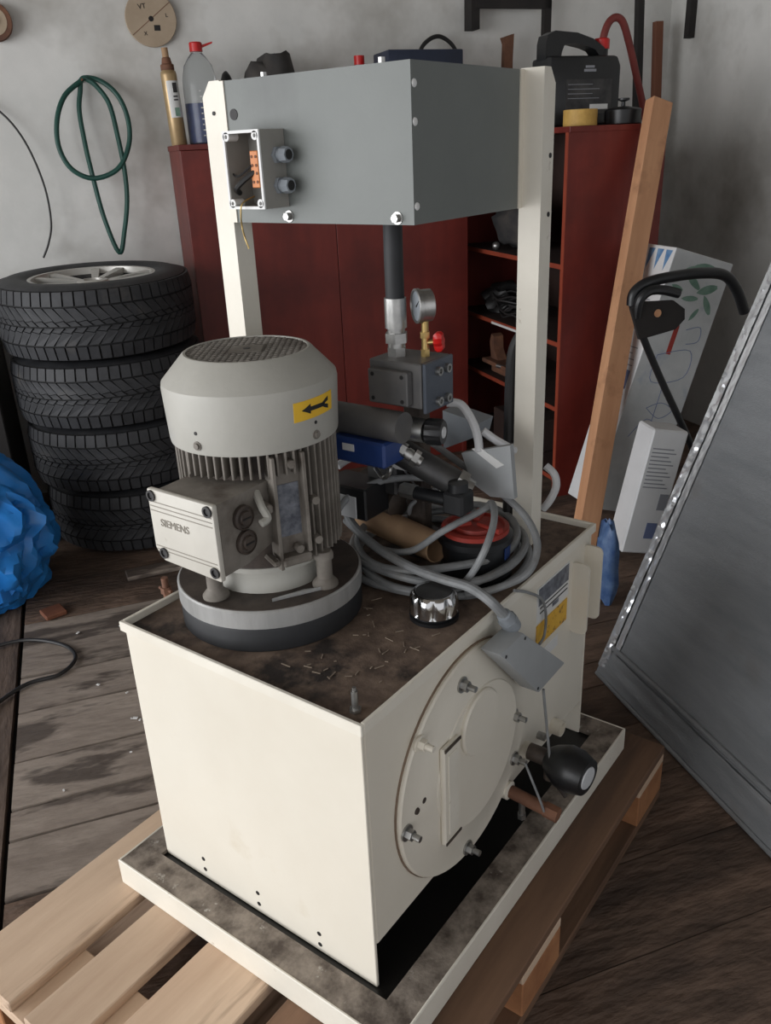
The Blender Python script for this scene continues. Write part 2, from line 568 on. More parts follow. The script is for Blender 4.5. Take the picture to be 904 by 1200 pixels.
# ------------------------------------------------------------------ drip tray
L_, W_, H_ = 0.751, 0.494, 0.504
tray = empty('drip_tray', (0, 0, FZ), 0, 'cream painted drip tray with grimy rim under the tank', 'tray')
X0, X1, Y0, Y1, TZ, FB = -0.066, 0.80, -0.08, 0.546, 0.0086, -0.0465
fw = 0.052
MB().box(X0 + 0.004, X1 - 0.004, Y0 + 0.004, Y1 - 0.004, FB, -0.001).build('pan', 'black_oil_shade', tray)
for (a, b, c, d) in ((X0, X0 + fw, Y0, Y1), (X1 - fw, X1, Y0, Y1), (X0 + fw, X1 - fw, Y0, Y0 + fw), (X0 + fw, X1 - fw, Y1 - fw, Y1)):
    MB().box(a, b, c, d, TZ - 0.008, TZ).build('rim', 'tray_top', tray)
for (a, b, c, d) in ((X0 - 0.004, X0 + 0.001, Y0 - 0.004, Y1 + 0.004), (X1 - 0.001, X1 + 0.004, Y0 - 0.004, Y1 + 0.004),
                     (X0, X1, Y0 - 0.004, Y0 + 0.001), (X0, X1, Y1 - 0.001, Y1 + 0.004)):
    MB().box(a, b, c, d, FB, TZ + 0.001, 0.0015).build('skirt', 'cream_worn', tray)

# ------------------------------------------------------------------ hydraulic power unit
U = empty('hydraulic_power_unit', (0, 0, FZ), 0, 'cream hydraulic power unit with grey motor and sheet metal shield', 'power unit')
# tank
tank = MB().box(0.006, L_ - 0.006, 0.0, W_, 0.085, 0.488, 0.003).build('tank', 'cream', U)
MB().box(0, 0.006, 0, W_, 0, 0.488, 0.001).build('end_plate', 'cream', tank)
MB().box(L_ - 0.006, L_, 0, W_, 0, 0.488, 0.001).build('end_plate', 'cream', tank)
hole = MB().cyl((0.0008, 0, 0), (-0.0006, 0, 0), 0.0042, n=14).build('bolt_hole', 'ink', tank)
for k, (y, z) in enumerate(((.387, .045), (.386, .021), (.252, .045), (.252, .020), (.115, .040), (.115, .016))):
    o = hole if k == 0 else place(hole)
    o.location = (0, y, z)
# lid
lid = MB().box(0.002, L_ - 0.002, 0.002, W_ - 0.002, 0.486, 0.492).build('lid', 'lid', U)
ro, rw = 0.006, 0.007
for (a, b, c, d) in ((-ro, -ro + rw, -ro, W_ + ro), (L_ + ro - rw, L_ + ro, -ro, W_ + ro), (-ro + rw, L_ + ro - rw, -ro, -ro + rw), (-ro + rw, L_ + ro - rw, W_ + ro - rw, W_ + ro)):
    MB().box(a, b, c, d, 0.486, 0.504, 0.0012).build('lid_rim', 'cream_worn', lid)
# straw and flakes lying on the lid
fl = MB()
for k in range(44):
    cx_, cy_ = random.uniform(0.06, 0.32), random.uniform(0.03, 0.22)
    if (cx_ - .19) ** 2 + (cy_ - .335) ** 2 < .026 or (cx_ - .303) ** 2 + (cy_ - .081) ** 2 < .0032:
        continue
    ln = random.uniform(0.002, 0.010)
    fl.box(-ln, ln, -0.0008, 0.0008, 0, 0.0012, mtx=Matrix.Translation((cx_, cy_, 0.4922)) @ Matrix.Rotation(random.random() * 6, 4, 'Z'))
tag(fl.build('straw_litter', 'straw', lid), kind='stuff')
# lifting stud
st = MB()
st.cyl((0.03, 0.032, 0.492), (0.03, 0.032, 0.497), 0.009, n=6)
st.cyl((0.03, 0.032, 0.497), (0.03, 0.032, 0.525), 0.0048, n=12)
st.cyl((0.03, 0.032, 0.525), (0.03, 0.032, 0.531), 0.0028, n=10)
st.build('lid_stud', 'steel', U)
# filler cap
cap = MB().lathe([(0.041, 0), (0.041, 0.006), (0.036, 0.007), (0.036, 0.012)], 32, (0.303, 0.081, 0.492)).build('filler_neck', 'black_plastic', U)


def flute(r, k, a):
    return max(r, 1e-4) * (1 - (0.09 if 2 <= k <= 4 else 0.0) * (0.5 + 0.5 * math.cos(a * 9)) ** 2)


MB().lathe([(0.037, 0.010), (0.040, 0.012), (0.0405, 0.016), (0.0405, 0.030), (0.0395, 0.040), (0.035, 0.046), (0.033, 0.0475), (0.031, 0.0475), (0.030, 0.0465), (0.0, 0.0465)],
           108, (0.303, 0.081, 0.492), fr=flute).build('filler_cap', 'chrome', U)
MB().lathe([(0.030, 0), (0.029, 0.001), (0.0, 0.0012)], 32, (0.303, 0.081, 0.5386)).build('cap_disc', 'dark_steel', U)

# --- round inspection cover on the side
cc = Vector((0.268, 0, 0.268))
cr = 0.203
cov = MB().lathe([(cr, 0), (cr, 0.007), (cr - 0.003, 0.010), (cr - 0.05, 0.010), (cr - 0.053, 0.012), (0, 0.012)], 72, cc, (0, -1, 0)).build('inspection_cover', 'cream', U)
MB().lathe([(0.058, 0), (0.058, 0.007), (0.055, 0.010), (0, 0.010)], 48, Vector((0.285, -0.012, 0.332)), (0, -1, 0)).build('cover_boss', 'cream', cov)
MB().lathe([(0.13, 0), (0.128, 0.003), (0, 0.003)], 60, Vector((0.29, -0.0115, 0.262)), (0, -1, 0)).build('cover_disc', 'cream', cov)
MB().lathe([(cr + 0.0022, 0), (cr + 0.0022, 0.003), (cr - 0.01, 0.003)], 72, cc, (0, -1, 0)).build('cover_gasket_shade', 'gasket_shade', cov)  # brown ring that also paints the shadow line round the cover edge
sg = MB()
sg.box(0.168, 0.218, -0.022, -0.012, 0.160, 0.352, 0.003)
sg.build('sight_strip', 'cream', cov)
MB().box(0.179, 0.207, -0.0235, -0.0218, 0.178, 0.335, 0.0006).build('sight_pane', 'cream_worn', cov)
for z in (0.349, 0.163):
    MB().box(0.170, 0.216, -0.0236, -0.0218, z - 0.0025, z + 0.0025).build('sight_seal', 'grime_and_shade', cov)
for (x, z, m_) in ((0.240, 0.428, 'steel'), (0.415, 0.259, 'steel'), (0.079, 0.257, 'steel'), (0.254, 0.082, 'steel'), (0.12, 0.395, 'cream'), (0.42, 0.16, 'steel')):
    d = Vector((x, 0, z)) - cc
    b_ = MB()
    b_.cyl((x, -0.010, z), (x, -0.013, z), 0.0135, n=20)
    b_.cyl((x, -0.013, z), (x, -0.023, z), 0.0092, n=6)
    b_.cyl((x, -0.022, z), (x, -0.036, z), 0.0052, n=10)
    b_.build('cover_bolt', m_, cov)
for (x, z) in ((0.108, 0.276), (0.126, 0.284)):
    MB().lathe([(0.006, 0), (0.005, 0.003), (0, 0.003)], 16, (x, -0.0095, z), (0, -1, 0)).build('cover_hole', 'grime_and_shade', cov)

# --- drain pipes and oil level knob low on the side
MB().cyl((0.484, 0.0, 0.133), (0.484, -0.075, 0.126), 0.012, n=18).build('drain_pipe', 'rust', U)
MB().lathe([(0.017, 0), (0.017, 0.012), (0.014, 0.014)], 20, (0.484, -0.0, 0.133), (0, -1, 0)).build('pipe_socket', 'cream', U)
pd = MB()
pd.cyl((0.401, 0.0, 0.100), (0.401, -0.095, 0.092), 0.012, n=18)
pd.cyl((0.401, -0.085, 0.093), (0.401, -0.112, 0.091), 0.0145, n=6)
pd.build('drain_pipe', 'rust', U)
MB().lathe([(0.018, 0), (0.018, 0.014), (0.013, 0.016)], 20, (0.401, -0.0, 0.100), (0, -1, 0)).build('pipe_socket', 'cream', U)
dv = MB()
dv.cyl((0.400, -0.04, 0.092), (0.400, -0.04, 0.058), 0.006, n=12)
dv.cyl((0.400, -0.04, 0.060), (0.400, -0.04, 0.050), 0.0085, n=6)
dv.build('drain_plug', 'steel', U)
MB().lathe([(0.0165, 0), (0.0165, 0.022), (0.0135, 0.022), (0.0135, 0.012), (0, 0.012)], 24, (0.606, 0.0, 0.110), (0, -1, 0)).build('pipe_stub', 'cream', U)
MB().cyl((0.54, 0.0, 0.13), (0.54, -0.016, 0.13), 0.008, n=6).build('side_bolt', 'steel', U)
kf = mpy(689, 912, -0.140)
kd = Vector((-0.12, -0.98, -0.03)).normalized()
kl = 0.05
kb = kf - kd * kl
MB().lathe([(0.022, -0.032), (0.030, -0.022), (0.038, -0.006), (0.042, 0.003), (0.042, kl * 0.5), (0.034, kl), (0.0, kl)], 28, kb, kd).build('level_knob', 'black_plastic', U)
MB().lathe([(0.022, 0), (0.021, 0.002), (0, 0.002)], 28, kf, kd).build('knob_disc', 'plastic_light', U)
vb = MB()
vb.cyl(kb + Vector((0, 0.07, 0.002)), kb - kd * 0.02, 0.016, n=16)
vb.cyl(kb - kd * 0.03, kb - kd * 0.004, 0.024, n=8)
vb.cyl(kb - kd * 0.028 + Vector((0, 0, 0.01)), kb - kd * 0.028 + Vector((0, 0, -0.045)), 0.012, n=10)
vb.cyl(kb - kd * 0.028 + Vector((0, 0, -0.04)), kb - kd * 0.024 + Vector((0.005, -0.028, -0.078)), 0.004, n=8)
vb.build('level_valve', 'grime_and_shade', U)

# --- rating plate, stickers, handle brackets
rp_ = MB().box(0.515, 0.648, -0.0015, 0.0, 0.395, 0.466).build('rating_plate', 'label', U)
MB().box(0.520, 0.645, -0.0022, -0.0014, 0.428, 0.463).build('plate_print', 'label_print', rp_)
for k, z in enumerate((0.421, 0.411)):
    MB().box(0.526, 0.642, -0.0021, -0.0014, z - 0.0012, z + 0.0012).build('plate_rule', 'ink', rp_)
MB().box(0.578, 0.604, -0.0021, -0.0014, 0.400, 0.408).build('plate_box', 'label_print', rp_)
MB().box(0.516, 0.645, -0.0014, 0.0, 0.340, 0.388).build('warning_sticker', 'yellow_worn', U)
MB().box(0.55, 0.61, -0.0012, 0.0, 0.300, 0.325).build('small_sticker', 'label', U)


def plate_xz(x0, x1, z0, z1, y, r=0.012, t=0.005):
    pts = []
    for (cx, cz, a0) in ((x1 - r, z1 - r, 0), (x0 + r, z1 - r, 90), (x0 + r, z0 + r, 180), (x1 - r, z0 + r, 270)):
        for k in range(5):
            a = R(a0 + k * 22.5)
            pts.append(Vector((cx + r * math.cos(a), y, cz + r * math.sin(a))))
    return pts


hb = MB()
hb.prism([Vector((0.668, p.x * 1.0, p.z)) for p in plate_xz(-0.034, 0.004, 0.300, 0.455, 0)], (0.005, 0, 0))
hb.build('handle_bracket', 'cream', U)
hb = MB()
hb.prism([Vector((0.722, p.x * 1.0, p.z)) for p in plate_xz(-0.036, 0.004, 0.310, 0.470, 0)], (0.005, 0, 0))
hb.build('handle_bracket', 'cream', U)

# --- posts and shield
def angle_post(x, y, outer_dx, outer_dy, z0, z1, name, t=0.004, w_=0.04, ch=0.022):
    mb = MB()
    # leg running with +Y (face towards -X) and leg running with +X (face towards -Y)
    if outer_dx:       # chamfered leg runs in X
        mb.box(x, x + t, y + t, y + w_, z0, z1)
        mb.prism([(x, y, z0), (x + w_, y, z0), (x + w_, y, z1 - ch), (x + w_ - ch * 0.8, y, z1), (x, y, z1)], (0, t, 0))
    else:
        mb.box(x + t, x + w_, y, y + t, z0, z1)
        mb.prism([(x, y, z0), (x, y + w_, z0), (x, y + w_, z1 - ch), (x, y + w_ - ch * 0.8, z1), (x, y, z1)], (t, 0, 0))
    o = mb.build(name, 'cream_worn', U)
    return o


pr = angle_post(0.62, 0.068, True, False, 0.492, 1.307, 'post')
pl = angle_post(0.312, 0.460, False, True, 0.492, 1.307, 'post')
for (x, y, z) in ((0.648, 0.0675, 1.18), (0.648, 0.0675, 1.09)):
    MB().cyl((x, y + 0.001, z), (x, y - 0.0008, z), 0.004, n=12).build('post_hole', 'ink', pr)
MB().cyl((0.312, 0.478, 1.262), (0.3105, 0.478, 1.262), 0.003, n=12).build('post_hole', 'ink', pl)
SX, SY, SZ0, SZ1 = 0.309, 0.106, 1.102, 1.305
sh = MB()
sh.box(SX, SX + 0.002, SY, 0.46, SZ0, SZ1)
sh.box(SX, 0.621, SY - 0.002, SY, SZ0, SZ1)
sh.box(SX + 0.002, SX + 0.02, SY + 0.0, 0.46, SZ0, SZ0 + 0.0015)
shield = sh.build('shield', 'grey_sheet', U)
MB().box(SX - 0.002, SX, 0.447, 0.461, SZ0, SZ1).build('shield_edge_strip', 'cream', shield)
MB().box(0.608, 0.622, SY - 0.004, SY - 0.002, SZ0, SZ1).build('shield_edge_strip', 'cream', shield)
for z in (1.278, 1.232, 1.126):
    MB().lathe([(0.0055, 0), (0.005, 0.0012), (0.003, 0.002), (0, 0.002)], 14, (0.3165, SY - 0.002, z), (0, -1, 0)).build('rivet', 'label', shield)
for (y, z) in ((0.132, 1.111), (0.335, 1.112)):
    b_ = MB()
    bolt_mesh(b_, (SX, y, z), (-1, 0, 0), 0.006, 0.009, nut=False)
    b_.build('shield_bolt', 'steel', shield)
for (y, z) in ((0.155, 1.309), (0.37, 1.308)):
    b_ = MB()
    b_.cyl((SX + 0.008, y, z - 0.006), (SX + 0.008, y, z + 0.003), 0.005, n=6)
    b_.build('shield_bolt', 'steel', shield)
MB().cyl((SX, 0.432, 1.258), (SX - 0.001, 0.432, 1.258), 0.008, n=16).build('shield_knockout', 'ink', shield)

# open junction box on the shield
jx0, jx1, jy0, jy1, jz0, jz1 = 0.255, SX - 0.0005, 0.333, 0.407, 1.126, 1.234
jb = MB()
t = 0.0035
jb.box(jx0 + 0.003, jx1, jy0, jy0 + t, jz0, jz1)
jb.box(jx0 + 0.003, jx1, jy1 - t, jy1, jz0, jz1)
jb.box(jx0 + 0.003, jx1, jy0 + t, jy1 - t, jz0, jz0 + t)
jb.box(jx0 + 0.003, jx1, jy0 + t, jy1 - t, jz1 - t, jz1)
jb.box(jx1 - t, jx1, jy0 + t, jy1 - t, jz0 + t, jz1 - t)
jbox = jb.build('junction_box', 'plastic_dusty', U)
rm = MB()
rm.box(jx0, jx0 + 0.003, jy0, jy0 + 0.004, jz0, jz1)
rm.box(jx0, jx0 + 0.003, jy1 - 0.004, jy1, jz0, jz1)
rm.box(jx0, jx0 + 0.003, jy0 + 0.004, jy1 - 0.004, jz0, jz0 + 0.004)
rm.box(jx0, jx0 + 0.003, jy0 + 0.004, jy1 - 0.004, jz1 - 0.004, jz1)
for y in (jy0 + 0.008, jy1 - 0.008):
    for z in (jz0 + 0.008, jz1 - 0.008):
        rm.lathe([(0.0062, 0), (0.0062, 0.02), (0.0028, 0.02), (0.0028, 0.0)], 16, (jx0 + 0.02, y, z), (-1, 0, 0), caps=False)
rm.build('box_rim', 'label', jbox)
tb = MB()
tb.box(jx0 + 0.018, jx0 + 0.038, 0.356, 0.372, 1.155, 1.206, 0.001)
tbl = tb.build('terminal_strip', 'terminal', jbox)
scr = MB()
for z in (1.163, 1.175, 1.186, 1.198):
    for y in (0.360, 0.368):
        scr.cyl((jx0 + 0.0185, y, z), (jx0 + 0.0172, y, z), 0.0022, n=8)
scr.build('terminal_screw', 'rust', tbl)
MB().box(jx1 - 0.006, jx1 - 0.0036, 0.344, 0.374, 1.132, 1.224).build('mounting_rail', 'steel', jbox)
for z in (1.199, 1.157):
    g = MB()
    g.cyl((0.29, jy0, z), (0.29, jy0 - 0.006, z), 0.0125, n=6)
    g.cyl((0.29, jy0 - 0.006, z), (0.29, jy0 - 0.012, z), 0.0095, n=16)
    g.cyl((0.29, jy0 - 0.012, z), (0.29, jy0 - 0.024, z), 0.0118, r2=0.0105, n=8)
    go = g.build('cable_gland', 'plastic_grey', jbox)
    MB().cyl((0.29, jy0 - 0.0235, z), (0.29, jy0 - 0.0246, z), 0.0072, n=14).build('gland_bore', 'ink', go)
wb_ = MB()
wb_.tube([(jx0 + 0.02, 0.402, 1.148), (jx0 + 0.008, 0.395, 1.155), (jx0 + 0.012, 0.382, 1.166), (jx0 + 0.022, 0.366, 1.178)], 0.0042, 8)
wb_.tube([(jx0 + 0.012, 0.404, 1.175), (jx0 + 0.01, 0.39, 1.172), (jx0 + 0.018, 0.37, 1.186)], 0.0016, 6)
wb_.build('box_wire', 'cable_dark', jbox)
MB().tube([(jx0 + 0.02, 0.372, 1.143), (jx0 - 0.006, 0.372, 1.135), (jx0 - 0.008, 0.376, 1.118), (jx0 - 0.004, 0.380, 1.10), (jx0 - 0.008, 0.372, 1.085), (jx0 - 0.006, 0.368, 1.07)], 0.0012, 6).build('loose_wire', 'brass', jbox)

# --- motor
mx, my = 0.19, 0.335
MB().lathe([(0.150, 0), (0.152, 0.002), (0.152, 0.036), (0.150, 0.040)], 64, (mx, my, 0.492)).build('motor_base_ring', 'rubber', U)
motor = MB().lathe([(0.094, 0.604), (0.106, 0.612), (0.106, 0.80), (0.09, 0.81)], 56, (mx, my, 0)).build('motor', 'grime_and_shade', U)  # dirt plus painted shade, so the gaps between the fins read dark
MB().lathe([(0.098, 0.566), (0.092, 0.585), (0.094, 0.600), (0.108, 0.606), (0.108, 0.614), (0.09, 0.618)], 56, (mx, my, 0)).build('end_bell', 'motor', motor)
fg = MB().lathe([(0.150, 0.532), (0.1535, 0.534), (0.1535, 0.562), (0.151, 0.5645), (0.10, 0.5645)], 72, (mx, my, 0))
fgo = fg.build('motor_flange', 'flange', motor)
MB().lathe([(0.1495, 0), (0.1495, 0.0012), (0.098, 0.0015)], 64, (mx, my, 0.5642)).build('flange_top_grime', 'grime_and_shade', motor)
for a in (0, 90, 180, 270):
    x, y = mx + 0.122 * math.cos(R(a)), my + 0.122 * math.sin(R(a))
    b_ = MB()
    b_.lathe([(0.021, 0.5655), (0.021, 0.570), (0.016, 0.576), (0.0125, 0.580), (0.0125, 0.612), (0.016, 0.613), (0.016, 0.62), (0.013, 0.626), (0.0, 0.627)], 20, (x, y, 0))
    b_.build('flange_stud', 'motor_dirty', motor)
ed = MB()
ed.prism([(0.10, 0.245, 0.566), (0.118, 0.235, 0.566), (0.17, 0.205, 0.566), (0.15, 0.222, 0.566)], (0, 0, 0.006))
ed.build('flange_rib', 'flange', motor)
# cooling fins
fm = MB().box(0.100, 0.1255, -0.0017, 0.0017, 0.622, 0.808, 0.0008).build('cooling_fin', 'motor_dirty', motor)
fs = MB().box(0.100, 0.1275, -0.0017, 0.0017, 0.768, 0.808, 0.0008).build('cooling_fin', 'motor_dirty', motor)
fm.location = fs.location = (mx, my, 0)
a = 256
firstf = True
while a < 530:
    o = fm if firstf else place(fm)
    firstf = False
    o.rotation_euler = (0, 0, R(a))
    a += 6.2
a = 172
firstf = True
while a < 252:
    o = fs if firstf else place(fs)
    firstf = False
    o.rotation_euler = (0, 0, R(a))
    a += 6.0
# foot pads with lugs, rating plate
am = R(246)
ca, sa = math.cos(am), math.sin(am)
mt = Matrix.Translation((mx, my, 0)) @ Matrix.Rotation(am, 4, 'Z')
fp = MB()
fp.box(0.095, 0.116, -0.030, 0.024, 0.635, 0.800, 0.002, mtx=mt)
fp.box(0.114, 0.132, 0.018, 0.024, 0.640, 0.800, 0.001, mtx=mt)
fp.box(0.114, 0.132, -0.030, -0.024, 0.620, 0.800, 0.001, mtx=mt)
fp.box(0.112, 0.136, -0.026, 0.022, 0.625, 0.640, 0.003, mtx=mt)
fp.box(0.112, 0.146, -0.050, -0.038, 0.722, 0.736, 0.003, mtx=mt)
fp.box(0.105, 0.146, -0.046, -0.034, 0.635, 0.643, 0.003, mtx=mt)
fp.build('foot_pad', 'motor_dirty', motor)
MB().box(0.1155, 0.1172, -0.020, 0.015, 0.668, 0.752, mtx=mt).build('motor_rating_plate', 'label_print', motor)
for (dz, dy) in ((0.648, 0.004), (0.72, 0.036), (0.655, 0.036), (0.785, 0.002)):
    lg = MB()
    lg.cyl(mt @ Vector((0.112, dy, dz)), mt @ Vector((0.132, dy, dz)), 0.0065, n=10)
    lg.build('motor_lug', 'motor_dirty', motor)
le = MB()
le.tube([mt @ Vector((0.118, -0.052, 0.75)), mt @ Vector((0.142, -0.054, 0.735)), mt @ Vector((0.150, -0.05, 0.72)), mt @ Vector((0.154, -0.062, 0.716))], 0.006, 8)
le.build('box_latch', 'motor', motor)
# fan cover
fc = MB()
fc.lathe([(0.1255, 0.806), (0.1295, 0.805), (0.1305, 0.810), (0.1338, 0.886), (0.1325, 0.894), (0.128, 0.899), (0.0985, 0.931), (0.0950, 0.9335), (0.0915, 0.9335), (0.0905, 0.930)],
         96, (mx, my, 0), caps=False)
fan = fc.build('fan_cover', 'motor', motor, smooth=25)
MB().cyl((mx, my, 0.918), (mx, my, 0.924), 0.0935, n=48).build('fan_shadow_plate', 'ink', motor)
gr = MB()
rr = 0.0912
for ang in (R(-54 + 30), R(-54 - 30)):
    dx, dy = math.cos(ang), math.sin(ang)
    off = -0.088
    while off < 0.09:
        h = math.sqrt(max(rr * rr - off * off, 0))
        if h > 0.01:
            mtx = Matrix.Translation((mx - dy * off, my + dx * off, 0.9312)) @ Matrix.Rotation(ang, 4, 'Z')
            gr.box(-h, h, -0.0009, 0.0009, -0.0012, 0.0012, mtx=mtx)
        off += 0.0092
gr.box(-0.024, 0.024, -0.024, 0.024, -0.0015, 0.002, mtx=Matrix.Translation((mx, my, 0.9312)) @ Matrix.Rotation(R(38), 4, 'Z'))
grl = gr.build('fan_grille', 'motor_dirty', motor)
MB().cyl((mx, my, 0.932), (mx, my, 0.9338), 0.0055, n=14).build('grille_hole', 'ink', motor)


def on_cover(ang, z, d=0.0):
    r = 0.1305 + (z - 0.810) / 0.076 * 0.0033 + d
    return Vector((mx + r * math.cos(R(ang)), my + r * math.sin(R(ang)), z))


for a in (186, 268):
    b_ = MB()
    n_ = Vector((math.cos(R(a)), math.sin(R(a)), 0))
    p = on_cover(a, 0.819, -0.0005)
    b_.cyl(p, p + n_ * 0.002, 0.007, n=16)
    b_.cyl(p + n_ * 0.002, p + n_ * 0.005, 0.0045, n=10)
    b_.build('cover_screw', 'motor_dirty', motor)
    p = on_cover(a, 0.838, -0.0006)
    MB().cyl(p, p + n_ * 0.0012, 0.0028, n=12).build('cover_pin_hole', 'ink', motor)


def wrap(mb, poly, d0, d1, sub=10):
    """a flat outline in (angle, z) wrapped on the cover; poly is a strip of (ang, zlow, zhigh)"""
    rings = []
    for (a, z0, z1) in poly:
        rings.append([mb.b.verts.new(on_cover(a, z0, d0)), mb.b.verts.new(on_cover(a, z1, d0)), mb.b.verts.new(on_cover(a, z1, d1)), mb.b.verts.new(on_cover(a, z0, d1))])
    mb.skin(rings)


sk = MB()
wrap(sk, [(251 + 36 * k / 12, 0.8455 + 0.002 * k / 12, 0.8745 + 0.002 * k / 12) for k in range(13)], -0.0002, 0.0006)
stk = sk.build('arrow_sticker', 'yellow', motor)
zc = 0.861
ar = MB()
wrap(ar, [(257, zc - 0.0004, zc + 0.0004), (260, zc - 0.0032, zc + 0.0032), (263.8, zc - 0.0075, zc + 0.0075), (264, zc - 0.0032, zc + 0.0032), (267, zc - 0.0032, zc + 0.0032), (270, zc - 0.0032, zc + 0.0032),
          (273, zc - 0.0032, zc + 0.0032), (275, zc - 0.003, zc + 0.003)], 0.0006, 0.0010)
wrap(ar, [(275, zc - 0.003, zc + 0.003), (278, zc + 0.0005, zc + 0.0065), (281.5, zc + 0.003, zc + 0.0092)], 0.0006, 0.0010)
wrap(ar, [(275, zc - 0.003, zc + 0.003), (278, zc - 0.0065, zc - 0.0005), (281.5, zc - 0.0092, zc - 0.003)], 0.0006, 0.0010)
ar.build('arrow_print', 'ink', stk)

# terminal box
tx0, ty0, ty1, tz0, tz1 = 0.0, 0.238, 0.376, 0.650, 0.764
tbx = MB()
tbx.prism([(0.010, ty0 + 0.001, tz0 + 0.002), (0.060, ty0 + 0.002, tz0 + 0.003), (0.135, ty0 + 0.012, tz0 + 0.014), (0.135, ty0 + 0.012, tz1 - 0.004), (0.010, ty0 + 0.001, tz1 - 0.002)], (0, ty1 - ty0 - 0.016, 0))
tbo = tbx.build('terminal_box', 'motor_dirty', motor)
tc_ = MB().prism([(tx0, ty0, tz0 - 0.004), (tx0, ty1 - 0.016, tz0), (tx0, ty1, tz0 + 0.018), (tx0, ty1, tz1), (tx0, ty0, tz1)], (0.010, 0, 0))
bmesh.ops.bevel(tc_.b, geom=tc_.b.edges[:], offset=0.003, segments=2, affect='EDGES', profile=0.5)
tco = tc_.build('terminal_box_cover', 'term', motor)
for z in (tz1 - 0.019, tz1 - 0.026, tz1 - 0.033, tz0 + 0.024, tz0 + 0.018):
    MB().box(tx0 - 0.0006, tx0 + 0.0004, ty0 + 0.004, ty1 - 0.004, z - 0.0007, z + 0.0007).build('cover_groove', 'relief_shade', tco)
for (y, z) in ((ty0 + 0.010, tz1 - 0.010), (ty1 - 0.010, tz1 - 0.010), (ty0 + 0.010, tz0 + 0.010), (ty1 - 0.020, tz0 + 0.014)):
    b_ = MB()
    b_.lathe([(0.0085, 0), (0.0085, 0.004), (0.0055, 0.004), (0.0055, 0.0015), (0.0, 0.0015)], 16, (tx0 + 0.001, y, z), (-1, 0, 0))
    b_.build('cover_screw', 'dark_steel', tco)
text('moulded_name', 'SIEMENS', 0.0165, (tx0 - 0.0003, (ty0 + ty1) / 2 + 0.016, tz1 - 0.050), (0, -1, 0), (0, 0, 1), 'relief_shade', tco)
for (x, z) in ((0.055, 0.727), (0.056, 0.688)):
    b_ = MB()
    b_.lathe([(0.0185, 0), (0.0185, 0.006), (0.0155, 0.008), (0.0150, 0.006), (0.0115, 0.006), (0.010, 0.010), (0, 0.010)], 24, (x, ty0 + 0.003, z), (0, -1, 0))
    b_.build('conduit_plug', 'grime_and_shade', tbo)
    MB().box(x - 0.008, x + 0.008, ty0 - 0.0080, ty0 - 0.0065, z - 0.0012, z + 0.0012).build('plug_slot', 'ink', tbo)
# small breather pipe behind the tank's left edge
bpp = mpy(198, 688, 0.506)
brx = bpp.x
br = MB()
br.cyl((brx, 0.515, 0.42), (brx, 0.515, 0.53), 0.006, n=12)
br.cyl((brx, 0.515, 0.50), (brx, 0.515, 0.512), 0.0095, n=6)
br.cyl((brx, 0.50, 0.506), (brx, 0.532, 0.506), 0.003, n=8)
br.cyl((brx, 0.490, 0.43), (brx, 0.515, 0.43), 0.006, n=12)
br.build('breather_pipe', 'rust', U)

# --- return filter with red cap
fx, fy = 0.474, 0.104
fb = MB().lathe([(0.066, 0.492), (0.066, 0.502), (0.058, 0.506), (0.060, 0.556), (0.067, 0.560), (0.067, 0.571), (0.060, 0.576)], 40, (fx, fy, 0)).build('filter_body', 'black_plastic', U)
rc = MB()
rc.lathe([(0.060, 0.573), (0.060, 0.584), (0.052, 0.586), (0.050, 0.582), (0.038, 0.582), (0.036, 0.588), (0.0, 0.589)], 40, (fx, fy, 0))
for k in range(3):
    rc.box(0.008, 0.058, -0.007, 0.007, 0.582, 0.594, 0.002, mtx=Matrix.Translation((fx, fy, 0)) @ Matrix.Rotation(R(20 + 120 * k), 4, 'Z'))
rc.build('filter_cap', 'red_orange', U)
bl = MB()
for k in range(6):
    a0, a1 = R(268 + k * 6), R(268 + (k + 1) * 6)
    bl.prism([(fx + 0.0605 * math.cos(a0), fy + 0.0605 * math.sin(a0), 0.532), (fx + 0.0605 * math.cos(a1), fy + 0.0605 * math.sin(a1), 0.532),
              (fx + 0.0625 * math.cos(a1), fy + 0.0625 * math.sin(a1), 0.532), (fx + 0.0625 * math.cos(a0), fy + 0.0625 * math.sin(a0), 0.532)], (0, 0, 0.022))
bl.build('filter_label', 'blue', fb)

# --- valve manifold and pump column
bx0, bx1, by0, by1, bz0, bz1 = 0.382, 0.470, 0.150, 0.252, 0.812, 0.886
blk = MB().box(bx0, bx1, by0, by1, bz0, bz1, 0.002).build('manifold_block', 'block', U)
MB().box(bx0 - 0.016, bx0, by0 + 0.016, by1 - 0.008, bz0 + 0.006, bz1 - 0.012, 0.002).build('manifold_plate', 'block', blk)
for y in (by0 + 0.026, by1 - 0.018):
    for z in (bz0 + 0.014, bz1 - 0.020):
        MB().cyl((bx0 - 0.0158, y, z), (bx0 - 0.0168, y, z), 0.0035, n=10).build('plate_screw', 'ink', blk)
MB().box(bx0 + 0.004, bx1, by0 - 0.006, by0, bz0 - 0.008, bz1, 0.0015).build('manifold_side_plate', 'blockside', blk)
for x in (bx0 + 0.040, bx0 + 0.066):
    for z in (bz0 + 0.006, bz1 - 0.018):
        b_ = MB()
        b_.lathe([(0.0075, 0), (0.0075, 0.007), (0.004, 0.007), (0.004, 0.003), (0, 0.003)], 16, (x, by0 - 0.006, z), (0, -1, 0))
        b_.build('socket_screw', 'steel', blk)
hx, hy = 0.420, 0.222
hf = MB()
hf.cyl((hx, hy, bz1), (hx, hy, bz1 + 0.014), 0.0165, n=6)
hf.cyl((hx, hy, bz1 + 0.014), (hx, hy, bz1 + 0.022), 0.0145, n=20)
hf.cyl((hx, hy, bz1 + 0.022), (hx, hy, bz1 + 0.038), 0.0195, n=6)
